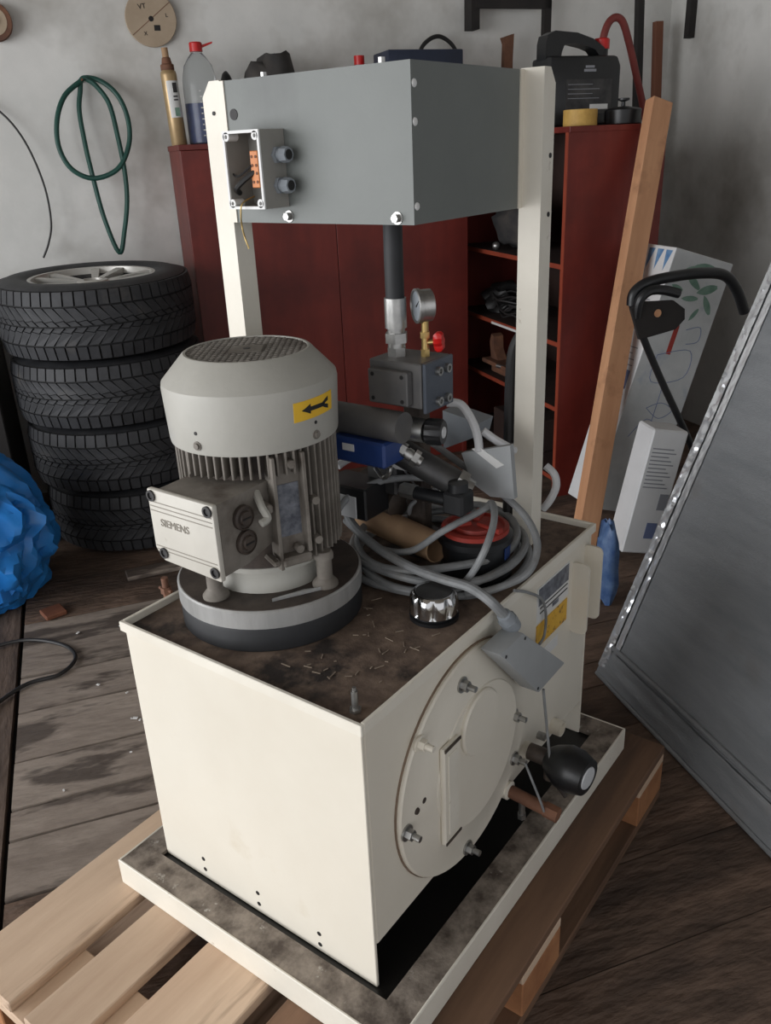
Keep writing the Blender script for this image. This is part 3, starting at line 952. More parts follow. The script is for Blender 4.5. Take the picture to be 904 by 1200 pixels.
hf.cyl((hx, hy, bz1 + 0.038), (hx, hy, bz1 + 0.046), 0.0145, n=20)
hf.cyl((hx, hy, bz1 + 0.046), (hx, hy, bz1 + 0.094), 0.0180, n=24)
hf.build('hose_fitting', 'steel', U)
MB().tube([(hx, hy, bz1 + 0.09), (hx, hy, 1.05), (hx + 0.002, hy, 1.14), (hx + 0.012, hy + 0.004, 1.24)], 0.0155, 16).build('pressure_hose', 'rubber', U)
gx, gy = 0.436, 0.176
gs = MB()
gs.cyl((gx, gy, bz1), (gx, gy, bz1 + 0.012), 0.008, n=6)
gs.cyl((gx, gy, bz1 + 0.012), (gx, gy, bz1 + 0.030), 0.0065, n=14)
gs.cyl((gx, gy, bz1 + 0.030), (gx, gy, bz1 + 0.040), 0.0085, n=6)
gs.cyl((gx, gy, bz1 + 0.040), (gx, gy, bz1 + 0.058), 0.006, n=12)
gs.build('gauge_stem', 'brass', U)
gd = Vector((-0.80, 0.60, 0))
gz = bz1 + 0.082
gp = Vector((gx, gy, gz)) - gd * 0.012
gau = MB().lathe([(0.022, 0), (0.0255, 0.002), (0.0255, 0.020), (0.0275, 0.021), (0.0275, 0.027), (0.0245, 0.028), (0.0240, 0.025), (0, 0.025)], 40, gp, gd).build('pressure_gauge', 'steel', U)
MB().lathe([(0.0235, 0.0252), (0.0, 0.0254)], 32, gp, gd).build('gauge_dial', 'plastic_grey', gau)
side = Vector((0, 0, 1)).cross(gd)
MB().prism([gp + gd * 0.0256 + side * 0.014 + Vector((0, 0, 0.010)), gp + gd * 0.0256 - side * 0.002, gp + gd * 0.0256 - Vector((0, 0, 0.002))], gd * 0.0006).build('gauge_needle', 'ink', gau)
vk = MB()
vx = Vector((gx, gy, bz1 + 0.022))
vd = Vector((0.35, -0.9, 0.1)).normalized()
vk.cyl(vx, vx + vd * 0.018, 0.0045, n=12)
vk.build('needle_valve_stem', 'brass', U)
MB().lathe([(0.006, 0.014), (0.012, 0.016), (0.015, 0.020), (0.015, 0.026), (0.012, 0.030), (0, 0.030)], 24, vx, vd,
           fr=lambda r, k, a: max(r, 1e-4) * (1 + 0.16 * math.cos(6 * a))).build('needle_valve_knob', 'red', U)
# column under the block: valves, coils, pump parts (dark)
MB().box(0.462, 0.492, 0.205, 0.245, 0.50, 0.812, 0.004).build('manifold_column', 'grime_and_shade', U)  # dark colour paints in the shadows under the block
MB().cyl((0.50, 0.235, 0.492), (0.50, 0.235, 0.53), 0.035, n=28).build('pump_mount', 'dark_steel', U)
v1 = MB()
v1.cyl((0.36, 0.335, 0.785), (0.36, 0.17, 0.785), 0.026, n=24)
v1.build('solenoid_coil', 'block', U)
MB().cyl((0.36, 0.37, 0.785), (0.36, 0.335, 0.785), 0.021, n=20).build('coil_end', 'steel', U)
bv = MB()
bv.box(0.330, 0.392, 0.190, 0.300, 0.718, 0.762, 0.004)
bvo = bv.build('directional_valve', 'blue', U)
MB().box(0.3285, 0.3302, 0.252, 0.276, 0.740, 0.752).build('valve_tag', 'label', bvo)
k0 = mpx(500, 505, 0.40)
k1 = k0 + Vector((0.012, -0.052, 0.0))
MB().cyl(k0 + Vector((-0.005, 0.06, 0)), k0, 0.020, n=20).build('valve_cartridge', 'steel', U)
MB().lathe([(0.018, 0), (0.0215, 0.003), (0.0215, 0.026), (0.019, 0.030), (0, 0.030)], 48, k0, (k1 - k0),
           fr=lambda r, k, a: max(r, 1e-4) * (1 + (0.03 * math.cos(16 * a) if k in (1, 2) else 0))).build('adjusting_knob', 'black_plastic', U)
MB().lathe([(0.010, 0.0298), (0.009, 0.0315), (0, 0.0315)], 20, k0, (k1 - k0)).build('knob_plate', 'plastic_light', U)
v2 = MB()
c0 = mpx(470, 525, 0.40)
c1 = mpx(540, 570, 0.44)
v2.cyl(c0 + Vector((0, 0.02, 0)), c1, 0.024, n=24)
v2.build('hydraulic_cartridge', 'dark_steel', U)
dcc = (c1 - c0).normalized()
v3 = MB()
v3.cyl(c1 - dcc * 0.012, c1 + dcc * 0.004, 0.029, n=8)
v3.cyl(c1 + dcc * 0.004, c1 + dcc * 0.018, 0.022, n=20)
v3.build('cartridge_nut', 'steel', U)
pv = MB()
q0 = mpx(505, 575, 0.41)
pv.box(q0.x - 0.02, q0.x + 0.02, q0.y - 0.075, q0.y - 0.035, q0.z - 0.028, q0.z + 0.012, 0.004)
pv.cyl((q0.x, q0.y - 0.055, q0.z + 0.01), (q0.x, q0.y - 0.055, q0.z + 0.026), 0.017, n=20)
pv.cyl((q0.x, q0.y - 0.035, q0.z - 0.010), (q0.x, q0.y + 0.03, q0.z - 0.010), 0.012, n=16)
pv.build('solenoid_plug', 'black_plastic', U)
MB().cyl((q0.x, q0.y + 0.03, q0.z - 0.010), (q0.x, q0.y + 0.06, q0.z - 0.010), 0.0135, n=6).build('plug_gland', 'steel', U)
# dark valve box with white face behind the motor
q1 = mpx(413, 590, 0.36)
MB().box(q1.x, q1.x + 0.07, q1.y - 0.03, q1.y + 0.07, q1.z - 0.03, q1.z + 0.03, 0.003).build('relay_box', 'black_plastic', U)
MB().box(q1.x - 0.002, q1.x, q1.y - 0.010, q1.y + 0.05, q1.z - 0.028, q1.z + 0.014, 0.001).build('relay_face', 'plastic_light', U)
q2 = mpx(408, 508, 0.36)
fi = MB()
fi.cyl(q2 + Vector((0, 0.03, 0)), q2 + Vector((0, -0.012, 0)), 0.009, n=6)
fi.cyl(q2 + Vector((0, 0.0, 0)), q2 + Vector((0, -0.024, 0)), 0.006, n=12)
fi.build('pipe_fitting', 'steel', U)
# light grey ribbed cover leaning by the post, and the pale connector behind it
pb = MB()
pb.lathe([(0.0, -0.055), (0.030, -0.055), (0.036, -0.048), (0.036, 0.02), (0.028, 0.03), (0.028, 0.05), (0.018, 0.055), (0, 0.056)], 28, (0.475, 0.31, 0.60), (-0.2, -0.97, -0.1))
pb.build('gear_pump', 'grime_and_shade', U)
MB().box(0.42, 0.475, 0.235, 0.300, 0.63, 0.72, 0.004).build('valve_base', 'dark_steel', U)
fz = MB()
for (y_, r_) in ((0.0, 0.014), (0.014, 0.011), (0.026, 0.015)):
    pz_ = c0 + dcc * (0.012 + y_) + Vector((-0.02, 0, 0.012))
    fz.cyl(pz_, pz_ + dcc * 0.010, r_, n=6 if r_ > 0.012 else 14)
fz.cyl(c0 + dcc * 0.012 + Vector((-0.02, 0, 0.012)), c0 + dcc * 0.055 + Vector((-0.02, 0, 0.012)), 0.009, n=14)
fz.build('hex_adapter', 'steel', U)
MB().tube([mpx(445, 535, 0.40), mpx(458, 548, 0.38), mpx(450, 560, 0.38), mpx(440, 548, 0.39)], 0.004, 8).build('steel_clip', 'steel', U)
cp = [mpx(u, v, 0.50) for (u, v) in ((541, 531), (598, 522), (603, 585), (575, 582), (553, 566))]
MB().prism(cp, (0.012, 0, 0)).build('cable_cover', 'plastic_mid', U)
rb = [mpx(u, v, 0.4985) for (u, v) in ((553, 526), (562, 524), (591, 545), (582, 549))]
MB().prism(rb, (0.0018, 0, 0)).build('cover_ridge', 'label', U)
cp = [mpx(u, v, 0.56) for (u, v) in ((519, 481), (562, 496), (558, 512), (520, 526))]
MB().prism(cp, (0.05, 0, 0)).build('electrical_plug', 'plastic_grey', U)

# cardboard tube lying on the lid
tb0, tb1 = mp(424, 604, 0.545), mp(513, 646, 0.545)
ctb = MB()
d = (tb1 - tb0)
a_, b_2 = frame_of(d)
ro_, ri_ = 0.027, 0.0245
rings = [ctb.ring(tb0, a_, b_2, ro_, 28), ctb.ring(tb1, a_, b_2, ro_, 28), ctb.ring(tb1, a_, b_2, ri_, 28), ctb.ring(tb0, a_, b_2, ri_, 28)]
ctb.skin(rings, caps=False)
cto = ctb.build('cardboard_tube', 'card')
cto.location = (0, 0, FZ + 0.006)
tag(cto, 'short brown cardboard tube lying among grey cables on the tank lid', 'cardboard tube')

# --- cables
def cable(name, pts, r, m='cable', n=10):
    return MB().tube(pts, r, n).build(name, m, U)


cx0, cy0 = 0.487, 0.192
for k in range(4):
    pts = []
    r0 = (0.170, 0.160, 0.165, 0.150)[k]
    z0 = 0.500 + 0.013 * k
    ph = random.random() * 6
    for j in range(25):
        a = TAU * j / 24
        rr_ = r0 + 0.006 * math.sin(2 * a + ph)
        x, y = cx0 + rr_ * math.cos(a), cy0 + rr_ * 0.95 * math.sin(a)
        pts.append((x, y, z0 + 0.005 * math.sin(3 * a + ph)))
    cable('coiled_cable', pts, 0.0072)
# the cable that crosses the filler cap to the hanging sensor box
gA = mpy(592, 722, -0.030)
gB = mpy(607, 742, -0.036)
cable('sensor_cable', [mp(398, 575, 0.60), mp(412, 612, 0.57), mp(440, 640, 0.556), mp(480, 664, 0.552), mp(520, 679, 0.552), mp(550, 688, 0.55), mp(573, 703, 0.545), gA], 0.0082)
cable('motor_cable', [mp(398, 490, 0.72), mp(430, 481, 0.74), mp(470, 497, 0.73), mp(505, 518, 0.70), mp(545, 547, 0.67), mp(590, 580, 0.63), mp(618, 608, 0.60), mp(630, 640, 0.57), mp(618, 672, 0.54), mp(580, 690, 0.51), mp(545, 697, 0.50)], 0.0066)
cable('valve_cable', [mp(396, 546, 0.68), mp(415, 536, 0.69), mp(450, 542, 0.69), mp(500, 552, 0.68), mp(530, 560, 0.67)], 0.0075, 'cable_white')
cable('valve_cable', [mp(396, 598, 0.62), mp(412, 580, 0.64), mp(450, 563, 0.66), mp(500, 560, 0.67), mp(535, 565, 0.67)], 0.0062)
cable('valve_cable', [mp(405, 610, 0.56), mp(440, 640, 0.55), mp(480, 646, 0.56), mp(520, 622, 0.61), mp(565, 598, 0.63), mp(577, 590, 0.64), mp(579, 612, 0.635), mp(566, 650, 0.60), mp(545, 682, 0.54), mp(520, 694, 0.51)], 0.006)
cable('valve_cable', [mp(450, 628, 0.52), mp(465, 595, 0.58), mp(490, 580, 0.61), mp(520, 570, 0.63)], 0.0052)
cable('valve_cable', [mp(484, 608, 0.56), mp(480, 598, 0.59), mp(490, 586, 0.61), mp(530, 578, 0.62)], 0.0042)
cable('plug_cable', [mpx(524, 472, 0.50), mpx(540, 474, 0.51), mpx(553, 492, 0.51), mpx(560, 512, 0.51), mpx(562, 530, 0.50)], 0.0075, 'cable_white')
cable('plug_cable', [mpx(566, 505, 0.53), mpx(580, 515, 0.54), mpx(592, 522, 0.55), mpx(603, 528, 0.57)], 0.0075, 'cable_white')
cable('plug_cable', [mpx(640, 546, 0.68), mpx(650, 556, 0.68), mpx(652, 570, 0.68), mpx(645, 586, 0.68), mpx(637, 596, 0.68)], 0.0075, 'cable_white')
cable('capillary_wire', [mp(412, 508, 0.71), mp(440, 518, 0.71), mp(465, 540, 0.69), mp(482, 562, 0.66), mp(490, 575, 0.63)], 0.0018, 'cable')
cable('riser_cable', [(0.632, 0.124, 0.50), (0.632, 0.125, 0.70), (0.634, 0.123, 0.84), (0.642, 0.112, 0.885), (0.648, 0.098, 0.90)], 0.010, 'cable_dark')
# hanging sensor box outside the tank wall
gl = MB()
gdv = (gB - gA).normalized()
gl.cyl(gA - gdv * 0.006, gA + gdv * 0.010, 0.0115, r2=0.0145, n=16)
gl.cyl(gA + gdv * 0.010, gA + gdv * 0.018, 0.0165, n=8)
gl.cyl(gA + gdv * 0.018, gA + gdv * 0.034, 0.0150, n=20)
gl.build('sensor_gland', 'plastic_grey', U)
pA, pB, pC, pD = [mpy(u, v, -0.058) for (u, v) in ((614, 742), (663, 777), (632, 812), (587, 768))]
sb = MB().prism([pA, pB, pC, pD], (0, 0.038, 0.0))
bmesh.ops.bevel(sb.b, geom=sb.b.edges[:], offset=0.003, segments=2, affect='EDGES', profile=0.5)
sbo = sb.build('sensor_box', 'plastic_mid', U)
for (p, c) in ((pA, .12), (pC, .12), (pD, .12)):
    ctr = (pA + pC) / 2
    s = p + (ctr - p) * 0.16
    MB().cyl(s, s + Vector((0, -0.0012, 0)), 0.0028, n=10).build('box_screw', 'dark_steel', sbo)
cable('sensor_lead', [mpy(637, 808, -0.045), mpy(640, 840, -0.045), mpy(643, 872, -0.06), mpy(646, 900, -0.08)], 0.0026)
cable('sensor_lead', [mpy(616, 895, -0.05), mpy(624, 915, -0.07), mpy(634, 940, -0.085), mpy(640, 958, -0.09)], 0.0022)
cable('sensor_lead', [mp(603, 692, 0.51), mpy(618, 694, -0.012), mpy(635, 702, -0.010), mpy(640, 720, -0.010), mpy(638, 745, -0.012), mpy(630, 758, -0.018)], 0.0026)

# ------------------------------------------------------------------ tyres
def tyre():
    root = empty('car_wheel')
    R0, Wd = 0.372, 0.244
    hw = Wd / 2
    prof = [(0.232, -hw * 0.78), (0.240, -hw * 0.92), (0.275, -hw * 1.0), (0.320, -hw * 0.98), (0.350, -hw * 0.90), (0.362, -hw * 0.80), (0.366, -hw * 0.5), (0.367, 0),
            (0.366, hw * 0.5), (0.362, hw * 0.80), (0.350, hw * 0.90), (0.320, hw * 0.98), (0.275, hw * 1.0), (0.240, hw * 0.92), (0.232, hw * 0.78)]
    mb = MB().lathe(prof, 96, caps=False)
    mb.build('tire', 'tire_groove', root, smooth=50)
    side_ = MB()
    for s in (-1, 1):
        side_.lathe([(0.234, s * hw * 0.90), (0.2405, s * hw * 0.935), (0.275, s * (hw * 1.0 + 0.001)), (0.320, s * (hw * 0.98 + 0.001)), (0.351, s * (hw * 0.90 + 0.001))], 72, caps=False)
    side_.build('sidewall', 'tire', root, smooth=50)
    tr = MB()
    n = 58
    st = TAU / n

    def lug(poly, d=0.0075):
        # poly: (s in pitch units, h in metres)
        A, B = [], []
        for (s, h) in poly:
            drop = max(0, abs(h) - 0.078) * 0.30
            for lst, rr in ((A, 0.364), (B, 0.3655 + d)):
                r = rr - drop
                lst.append(tr.b.verts.new((r * math.cos(s * st), r * math.sin(s * st), h)))
        tr.skin([A, B])
    for i in range(n):
        for s in (-1, 1):
            o = i + (0.5 if s > 0 else 0)
            lug([(o + 0.06, s * 0.109), (o + 0.90, s * 0.109), (o + 0.86, s * 0.066), (o + 0.02, s * 0.066)])
            lug([(o + 0.10, s * 0.060), (o + 0.93, s * 0.060), (o + 1.83, s * 0.022), (o + 0.98, s * 0.016)])
            lug([(o + 0.10 + 0.95, s * 0.014), (o + 1.75, s * 0.019), (o + 2.2, s * 0.003), (o + 1.45, s * 0.002)])
    tag(tr.build('tread', 'tire', root, shade=False), kind='stuff')
    rm_ = MB()
    rm_.lathe([(0.232, -0.10), (0.225, -0.095), (0.215, -0.05), (0.21, 0.06), (0.222, 0.094), (0.236, 0.104), (0.240, 0.100), (0.236, 0.092)], 72, caps=False)
    rm_.build('rim_barrel', 'dark_steel', root)
    sp = MB()
    for k in range(5):
        for s in (-1, 1):
            a0 = R(72 * k + s * 7)
            a1 = R(72 * k + s * 13)
            p0 = Vector((0.045 * math.cos(a0), 0.045 * math.sin(a0), 0.092))
            p1 = Vector((0.228 * math.cos(a1), 0.228 * math.sin(a1), 0.108))
            dd = (p1 - p0).normalized()
            sd = dd.cross(Vector((0, 0, 1))).normalized()
            sp.prism([p0 - sd * 0.012, p1 - sd * 0.017, p1 + sd * 0.017, p0 + sd * 0.012], (0, 0, -0.022))
    spk = sp.build('spokes', 'alloy', root)
    MB().lathe([(0.070, 0.060), (0.066, 0.086), (0.056, 0.096), (0.036, 0.098), (0.034, 0.092), (0, 0.092)], 36).build('hub', 'alloy', root)
    MB().lathe([(0.240, 0.104), (0.239, 0.113), (0.226, 0.112), (0.220, 0.09)], 72, caps=False).build('rim_lip', 'alloy', root)
    return root


TN = 2.66
specs = [(-0.150, 2.56, 0.1235, 0, 0, 'winter tire on an alloy wheel, lowest in the stack on the floorboards'),
         (-0.178, 2.57, 0.3710, 0.6, 0.3, 'winter tire on an alloy wheel, second up from the floor in the stack'),
         (-0.190, 2.57, 0.6185, 1.1, -0.3, 'winter tire on an alloy wheel, directly under the topmost tire of the stack'),
         (-0.200, 2.57, 0.8830, 2.0, 0.6, 'winter tire with silver alloy spokes showing, topmost of the stack')]
T0 = tyre()
for k, (e, n, z, rz, tl, lb) in enumerate(specs):
    o = T0 if k == 0 else copy_tree(T0)
    o.location = wf(e, n, z)
    o.rotation_euler = (0, 0, rz)
    o.scale = (0.968, 0.968, 1)
    if k == 3:
        o.scale.z = 1.07
        o.rotation_euler = (R(1.3), 0, TH)
    tag(o, lb, 'wheel', 'stacked winter wheels')

# ------------------------------------------------------------------ cabinets
cab = empty('cabinet', wf(0.20, 2.70, 0), TH, 'dark red varnished cabinet with two closed doors under the plastic bottle', 'cabinet')
CW, CD, CH = 1.215, 0.365, 1.44
MB().box(0, 0.02, 0.02, CD, 0, CH - 0.02, 0.001).build('side_panel', 'cabinet', cab)
MB().box(CW - 0.02, CW, 0.02, CD, 0, CH - 0.02, 0.001).build('side_panel', 'cabinet', cab)
MB().box(-0.004, CW + 0.004, 0.004, CD, CH - 0.02, CH, 0.001).build('top_panel', 'cabinet', cab)
MB().box(0.02, CW - 0.02, CD - 0.006, CD, 0, CH - 0.02).build('back_panel', 'inside', cab)
MB().box(0.02, CW - 0.02, 0.04, CD - 0.006, 0, 0.08).build('plinth', 'cabinet', cab)
MB().box(0.001, 0.605, 0, 0.0195, 0.085, CH - 0.022, 0.001).build('door', 'cabinet', cab)
MB().box(0.608, CW - 0.001, 0, 0.0195, 0.085, CH - 0.022, 0.001).build('door', 'cabinet', cab)

sc = empty('open_cabinet', wf(1.5, 2.02, 0), TH, 'dark red open-fronted cabinet with cluttered shelves beside the leaning plank', 'cabinet')
SW, SD = 1.02, 0.42     # along n, along e
MB().box(0.0, SD, 0, 0.02, 0, CH - 0.02).build('side_panel', 'cabinet', sc)
MB().box(-0.003, 0.0, 0, 0.02, 0, CH - 0.02).build('panel_edge', 'cabinet_lit_edge', sc)
MB().box(0.0, SD, SW - 0.02, SW, 0, CH - 0.02).build('side_panel', 'cabinet', sc)
MB().box(0.0, SD + 0.004, -0.004, SW, CH - 0.02, CH, 0.001).build('top_panel', 'cabinet', sc)
MB().box(SD - 0.006, SD, 0.02, SW - 0.02, 0, CH - 0.02).build('back_panel', 'inside', sc)
for z in (0.955, 0.653, 0.386, 0.08):
    s_ = MB().box(0.012, SD - 0.006, 0.02, SW - 0.02, z - 0.018, z).build('shelf', 'inside', sc)
    MB().box(0.008, 0.012, 0.02, SW - 0.02, z - 0.018, z).build('shelf_edge', 'cabinet_lit_edge', s_)
MB().box(0.004, 0.008, 0.3, 0.62, 0.653 - 0.018, 0.653 - 0.008).build('paper_strip', 'label', sc)


def lump(name, m, c, rx, ry, rz_, seed, amp=0.25, freq=2.2, sub=3, rot=0.0):
    mb = MB()
    bmesh.ops.create_icosphere(mb.b, subdivisions=sub, radius=1)
    for v in mb.b.verts:
        d = 1 + amp * noise.fractal(v.co * freq + Vector((seed, seed * 2, 0)), 1.0, 2.0, 3)
        v.co = Vector((v.co.x * rx * d, v.co.y * ry * d, max(v.co.z, -0.75) * rz_ * d))
    mn = min(v.co.z for v in mb.b.verts)
    for v in mb.b.verts:
        v.co.z -= mn
    o = mb.build(name, m, None, smooth=60)
    o.location = c
    o.rotation_euler = (0, 0, TH + rot)
    return o


# contents of the open cabinet
GC = 'junk on the open cabinet shelves'
tag(lump('wire_bundle', 'cable_dark', wf(1.64, 2.80, 0.656), 0.09, 0.09, 0.07, 3, 0.5, 3.0), 'tangled dark wire bundle on the middle shelf of the open cabinet', 'wire bundle', GC)
wc = MB()
for k in range(6):
    pts = [Vector((0.07 * math.cos(a * TAU / 10 + k), 0.12 * math.sin(a * TAU / 10 + k) * (0.7 + 0.08 * k), 0.012 + 0.016 * k + 0.012 * math.sin(3 * a + k))) for a in range(10)]
    wc.tube(pts, 0.0045, 6, 4)
wco = wc.build('cable_tangle', 'cable_dark')
wco.location = wf(1.605, 2.56, 0.666)
tag(wco, 'loose loops of black cable hanging over the middle shelf edge', 'cable', GC)
tag(lump('rag', 'cloth', wf(1.64, 2.63, 0.957), 0.10, 0.16, 0.11, 5, 0.35, 2.0), 'crumpled grey rag on the upper shelf of the open cabinet', 'rag', GC)
sm = MB()
bmesh.ops.create_uvsphere(sm.b, u_segments=20, v_segments=12, radius=0.018)
smo = sm.build('steel_ball', 'steel')
smo.location = wf(1.535, 2.66, 0.957 + 0.018)
tag(smo, 'small shiny metal ball on the upper shelf of the open cabinet', 'ball', GC)
vi = empty('bench_vise', wf(1.60, 2.63, 0.388), TH + R(90), 'rusty red bench vise on the lower shelf of the open cabinet', 'vise', GC)
MB().box(-0.10, 0.10, -0.05, 0.05, 0.0, 0.045, 0.006).build('base', 'rust', vi)
MB().box(-0.12, 0.13, -0.035, 0.085, 0.045, 0.065, 0.003).build('plate', 'rust', vi)
MB().prism([(0.03, 0.0, 0.065), (0.10, 0.0, 0.065), (0.115, 0.0, 0.14), (0.10, 0.0, 0.18), (0.075, 0.0, 0.17), (0.07, 0.0, 0.11)], (0, 0.05, 0)).build('jaw', 'rust', vi)
MB().cyl((-0.10, 0.06, 0.055), (-0.04, 0.09, 0.06), 0.010, n=12).build('screw', 'steel', vi)
pt = MB()
pt.lathe([(0.052, 0), (0.052, 0.22), (0.045, 0.22), (0.045, 0.0)], 28, (0, 0, 0), (1, 0, 0), caps=False)
po = pt.build('pipe_piece', 'dark_steel')
po.location = wf(1.55, 2.50, 0.083 + 0.149 + 0.052)
po.rotation_euler = (0, 0, TH)
tag(po, 'short dark pipe lying on the wooden box in the open cabinet', 'pipe', GC)
bxo = MB().box(-0.14, 0.14, -0.16, 0.16, 0, 0.148, 0.004).build('wooden_box', 'inside')
bxo.location = wf(1.67, 2.50, 0.083)
bxo.rotation_euler = (0, 0, TH)
tag(bxo, 'dark wooden box on the bottom shelf of the open cabinet', 'box', GC)

# ------------------------------------------------------------------ things on the closed cabinet
TOPZ = CH
# gold foam can
can = empty('spray_can', wf(0.222, 2.86, TOPZ), TH, 'gold spray can with white label on the closed cabinet', 'can', rot=(0, R(-2), TH))
MB().lathe([(0.029, 0), (0.031, 0.003), (0.031, 0.252), (0.029, 0.262), (0.022, 0.270), (0.020, 0.278)], 32).build('body', 'gold', can)
MB().lathe([(0.026, 0.268), (0.026, 0.286), (0.020, 0.290), (0.016, 0.31), (0.010, 0.314)], 24).build('collar', 'rust', can)
MB().cyl((0, 0, 0.31), (0, 0, 0.345), 0.0125, n=16).build('nozzle', 'card', can)
lbm = MB()
for k in range(7):
    a0, a1 = R(236 + 14 * k), R(236 + 14 * (k + 1))
    lbm.prism([(0.0308 * math.cos(a0), 0.0308 * math.sin(a0), 0.10), (0.0308 * math.cos(a1), 0.0308 * math.sin(a1), 0.10),
               (0.0316 * math.cos(a1), 0.0316 * math.sin(a1), 0.10), (0.0316 * math.cos(a0), 0.0316 * math.sin(a0), 0.10)], (0, 0, 0.13))
lbo = lbm.build('label', 'label', can)
MB().box(0.004, 0.020, -0.0325, -0.0310, 0.188, 0.222).build('label_print', 'ink', lbo)
for z_ in (0.172, 0.160):
    MB().box(0.002, 0.018, -0.0325, -0.0312, z_, z_ + 0.005).build('label_print', 'ink', lbo)
MB().box(0.0, 0.018, -0.0322, -0.0312, 0.105, 0.135).build('label_patch', 'leaf_print', lbo)
# PET bottle with blue fluid
bt = empty('plastic_bottle', wf(0.335, 2.89, TOPZ), TH, 'clear plastic bottle with red cap and blue fluid on the closed cabinet', 'bottle')
MB().lathe([(0.060, 0), (0.068, 0.006), (0.068, 0.20), (0.067, 0.235), (0.055, 0.285), (0.034, 0.315), (0.022, 0.328), (0.022, 0.345)], 40).build('bottle', 'clear', bt)
MB().lathe([(0.058, 0.003), (0.066, 0.008), (0.066, 0.15), (0.0, 0.15)], 40).build('fluid', 'blue_liquid', bt)
MB().lathe([(0.025, 0.333), (0.025, 0.362), (0.022, 0.366), (0, 0.366)], 28, fr=lambda r, k, a: max(r, 1e-4) * (1 + 0.02 * math.cos(20 * a))).build('cap', 'red', bt)
MB().prism([(0.02, -0.006, 0.345), (0.065, -0.006, 0.362), (0.066, -0.006, 0.368), (0.02, -0.006, 0.356)], (0, 0.012, 0)).build('cap_tab', 'red', bt)
sc_ = MB()
for k in range(9):
    sc_.box(-0.016, -0.010 + 0.004 * (k % 2), -0.0685, -0.066, 0.03 + 0.02 * k, 0.034 + 0.02 * k)
tag(sc_.build('volume_marks', 'label', bt), None)
GT = 'odds and ends on the closed cabinet'
tag(lump('work_glove', 'cloth', wf(0.64, 2.9, TOPZ), 0.12, 0.10, 0.175, 11, 0.35, 1.8), 'crumpled dark work cloth on the closed cabinet', 'cloth', GT)
o = lump('dark_mug', 'black_plastic', wf(0.445, 2.9, TOPZ), 0.036, 0.05, 0.15, 2, 0.05, 1.0)
tag(o, 'small black pot on the closed cabinet beside the plastic bottle', 'pot', GT)
rcn = empty('red_cap_bottle', wf(1.02, 2.93, TOPZ), TH, 'bottle with red cap partly hidden by the grey shield', 'bottle', GT)
MB().lathe([(0.04, 0), (0.042, 0.004), (0.042, 0.22), (0.02, 0.27), (0.02, 0.285)], 24).build('body', 'plastic_grey', rcn)
MB().lathe([(0.022, 0.283), (0.022, 0.318), (0, 0.32)], 24).build('cap', 'red', rcn)
bb = empty('blue_tool_case', wf(1.235, 2.80, TOPZ), TH, 'dark blue flat case on the closed cabinet below the black cable arc', 'case', GT)
MB().box(-0.16, 0.16, -0.09, 0.09, 0, 0.15, 0.006, 2).build('case_base', 'navy', bb)
MB().box(-0.165, 0.165, -0.093, 0.093, 0.152, 0.318, 0.006, 2).build('case_lid', 'navy', bb)
ca_ = MB()
ca_.tube([(-0.11, 0, 0.0), (-0.105, 0, 0.10), (-0.07, 0, 0.17), (0, 0, 0.20), (0.07, 0, 0.16), (0.10, 0, 0.08), (0.11, 0, 0.0)], 0.009, 8)
cao = ca_.build('cable_loop', 'cable_dark')
cao.location = wf(1.41, 2.985, TOPZ + 0.195)
cao.rotation_euler = (0, 0, TH)
for v in cao.data.vertices:
    if v.co.z < 0.02:
        v.co.z -= 0.195
tag(cao, 'arched loop of thick black cable standing behind the blue case', 'cable', GT)

# ------------------------------------------------------------------ things on the open cabinet
cn = empty('oil_canister', wf(1.70, 2.32, TOPZ + 0.001), TH, 'black plastic oil canister with handle on the open cabinet', 'canister')
outer = [(-0.155, 0), (0.15, 0), (0.155, 0.02), (0.155, 0.21), (0.135, 0.255), (0.125, 0.262), (0.125, 0.30), (0.075, 0.30), (0.075, 0.29), (0.05, 0.30), (0.0, 0.325), (-0.11, 0.335), (-0.14, 0.325), (-0.155, 0.29)]
cnm = MB()
# the body below the handle opening, then the handle bar and its two roots
cnm.prism([(x, -0.075, z) for (x, z) in [(-0.155, 0.004), (-0.15, 0), (0.15, 0), (0.155, 0.004), (0.155, 0.21), (0.138, 0.245), (-0.155, 0.245)]], (0, 0.15, 0))
bmesh.ops.bevel(cnm.b, geom=cnm.b.edges[:], offset=0.012, segments=2, affect='EDGES', profile=0.5)
cnm.build('body', 'black_plastic', cn)
hd = MB()
hd.prism([(x, -0.035, z) for (x, z) in [(-0.155, 0.235), (-0.09, 0.235), (-0.085, 0.262), (-0.075, 0.285), (-0.03, 0.290), (0.03, 0.278), (0.06, 0.268), (0.085, 0.24), (0.10, 0.24), (0.10, 0.275), (0.05, 0.305),
                                            (-0.02, 0.325), (-0.115, 0.332), (-0.148, 0.318), (-0.155, 0.29)]], (0, 0.07, 0))
hd.build('handle', 'black_plastic', cn)
MB().cyl((0.108, 0, 0.235), (0.108, 0, 0.285), 0.026, n=20).build('neck', 'black_plastic', cn)
MB().lathe([(0.031, 0.272), (0.031, 0.305), (0.027, 0.309), (0, 0.309)], 24, (0.108, 0, 0)).build('cap', 'red', cn)
lb = MB().box(-0.085, 0.115, -0.0765, -0.0748, 0.045, 0.165, 0.0).build('label', 'dark_steel', cn)
MB().box(0.02, 0.10, -0.0775, -0.0764, 0.060, 0.078).build('label_strip', 'label', lb)
MB().box(-0.004, 0.034, -0.0768, -0.0750, 0.203, 0.211).build('label_logo', 'grey_print', lb)
MB().box(-0.010, 0.042, -0.0768, -0.0750, 0.190, 0.199).build('label_logo', 'grey_print', lb)
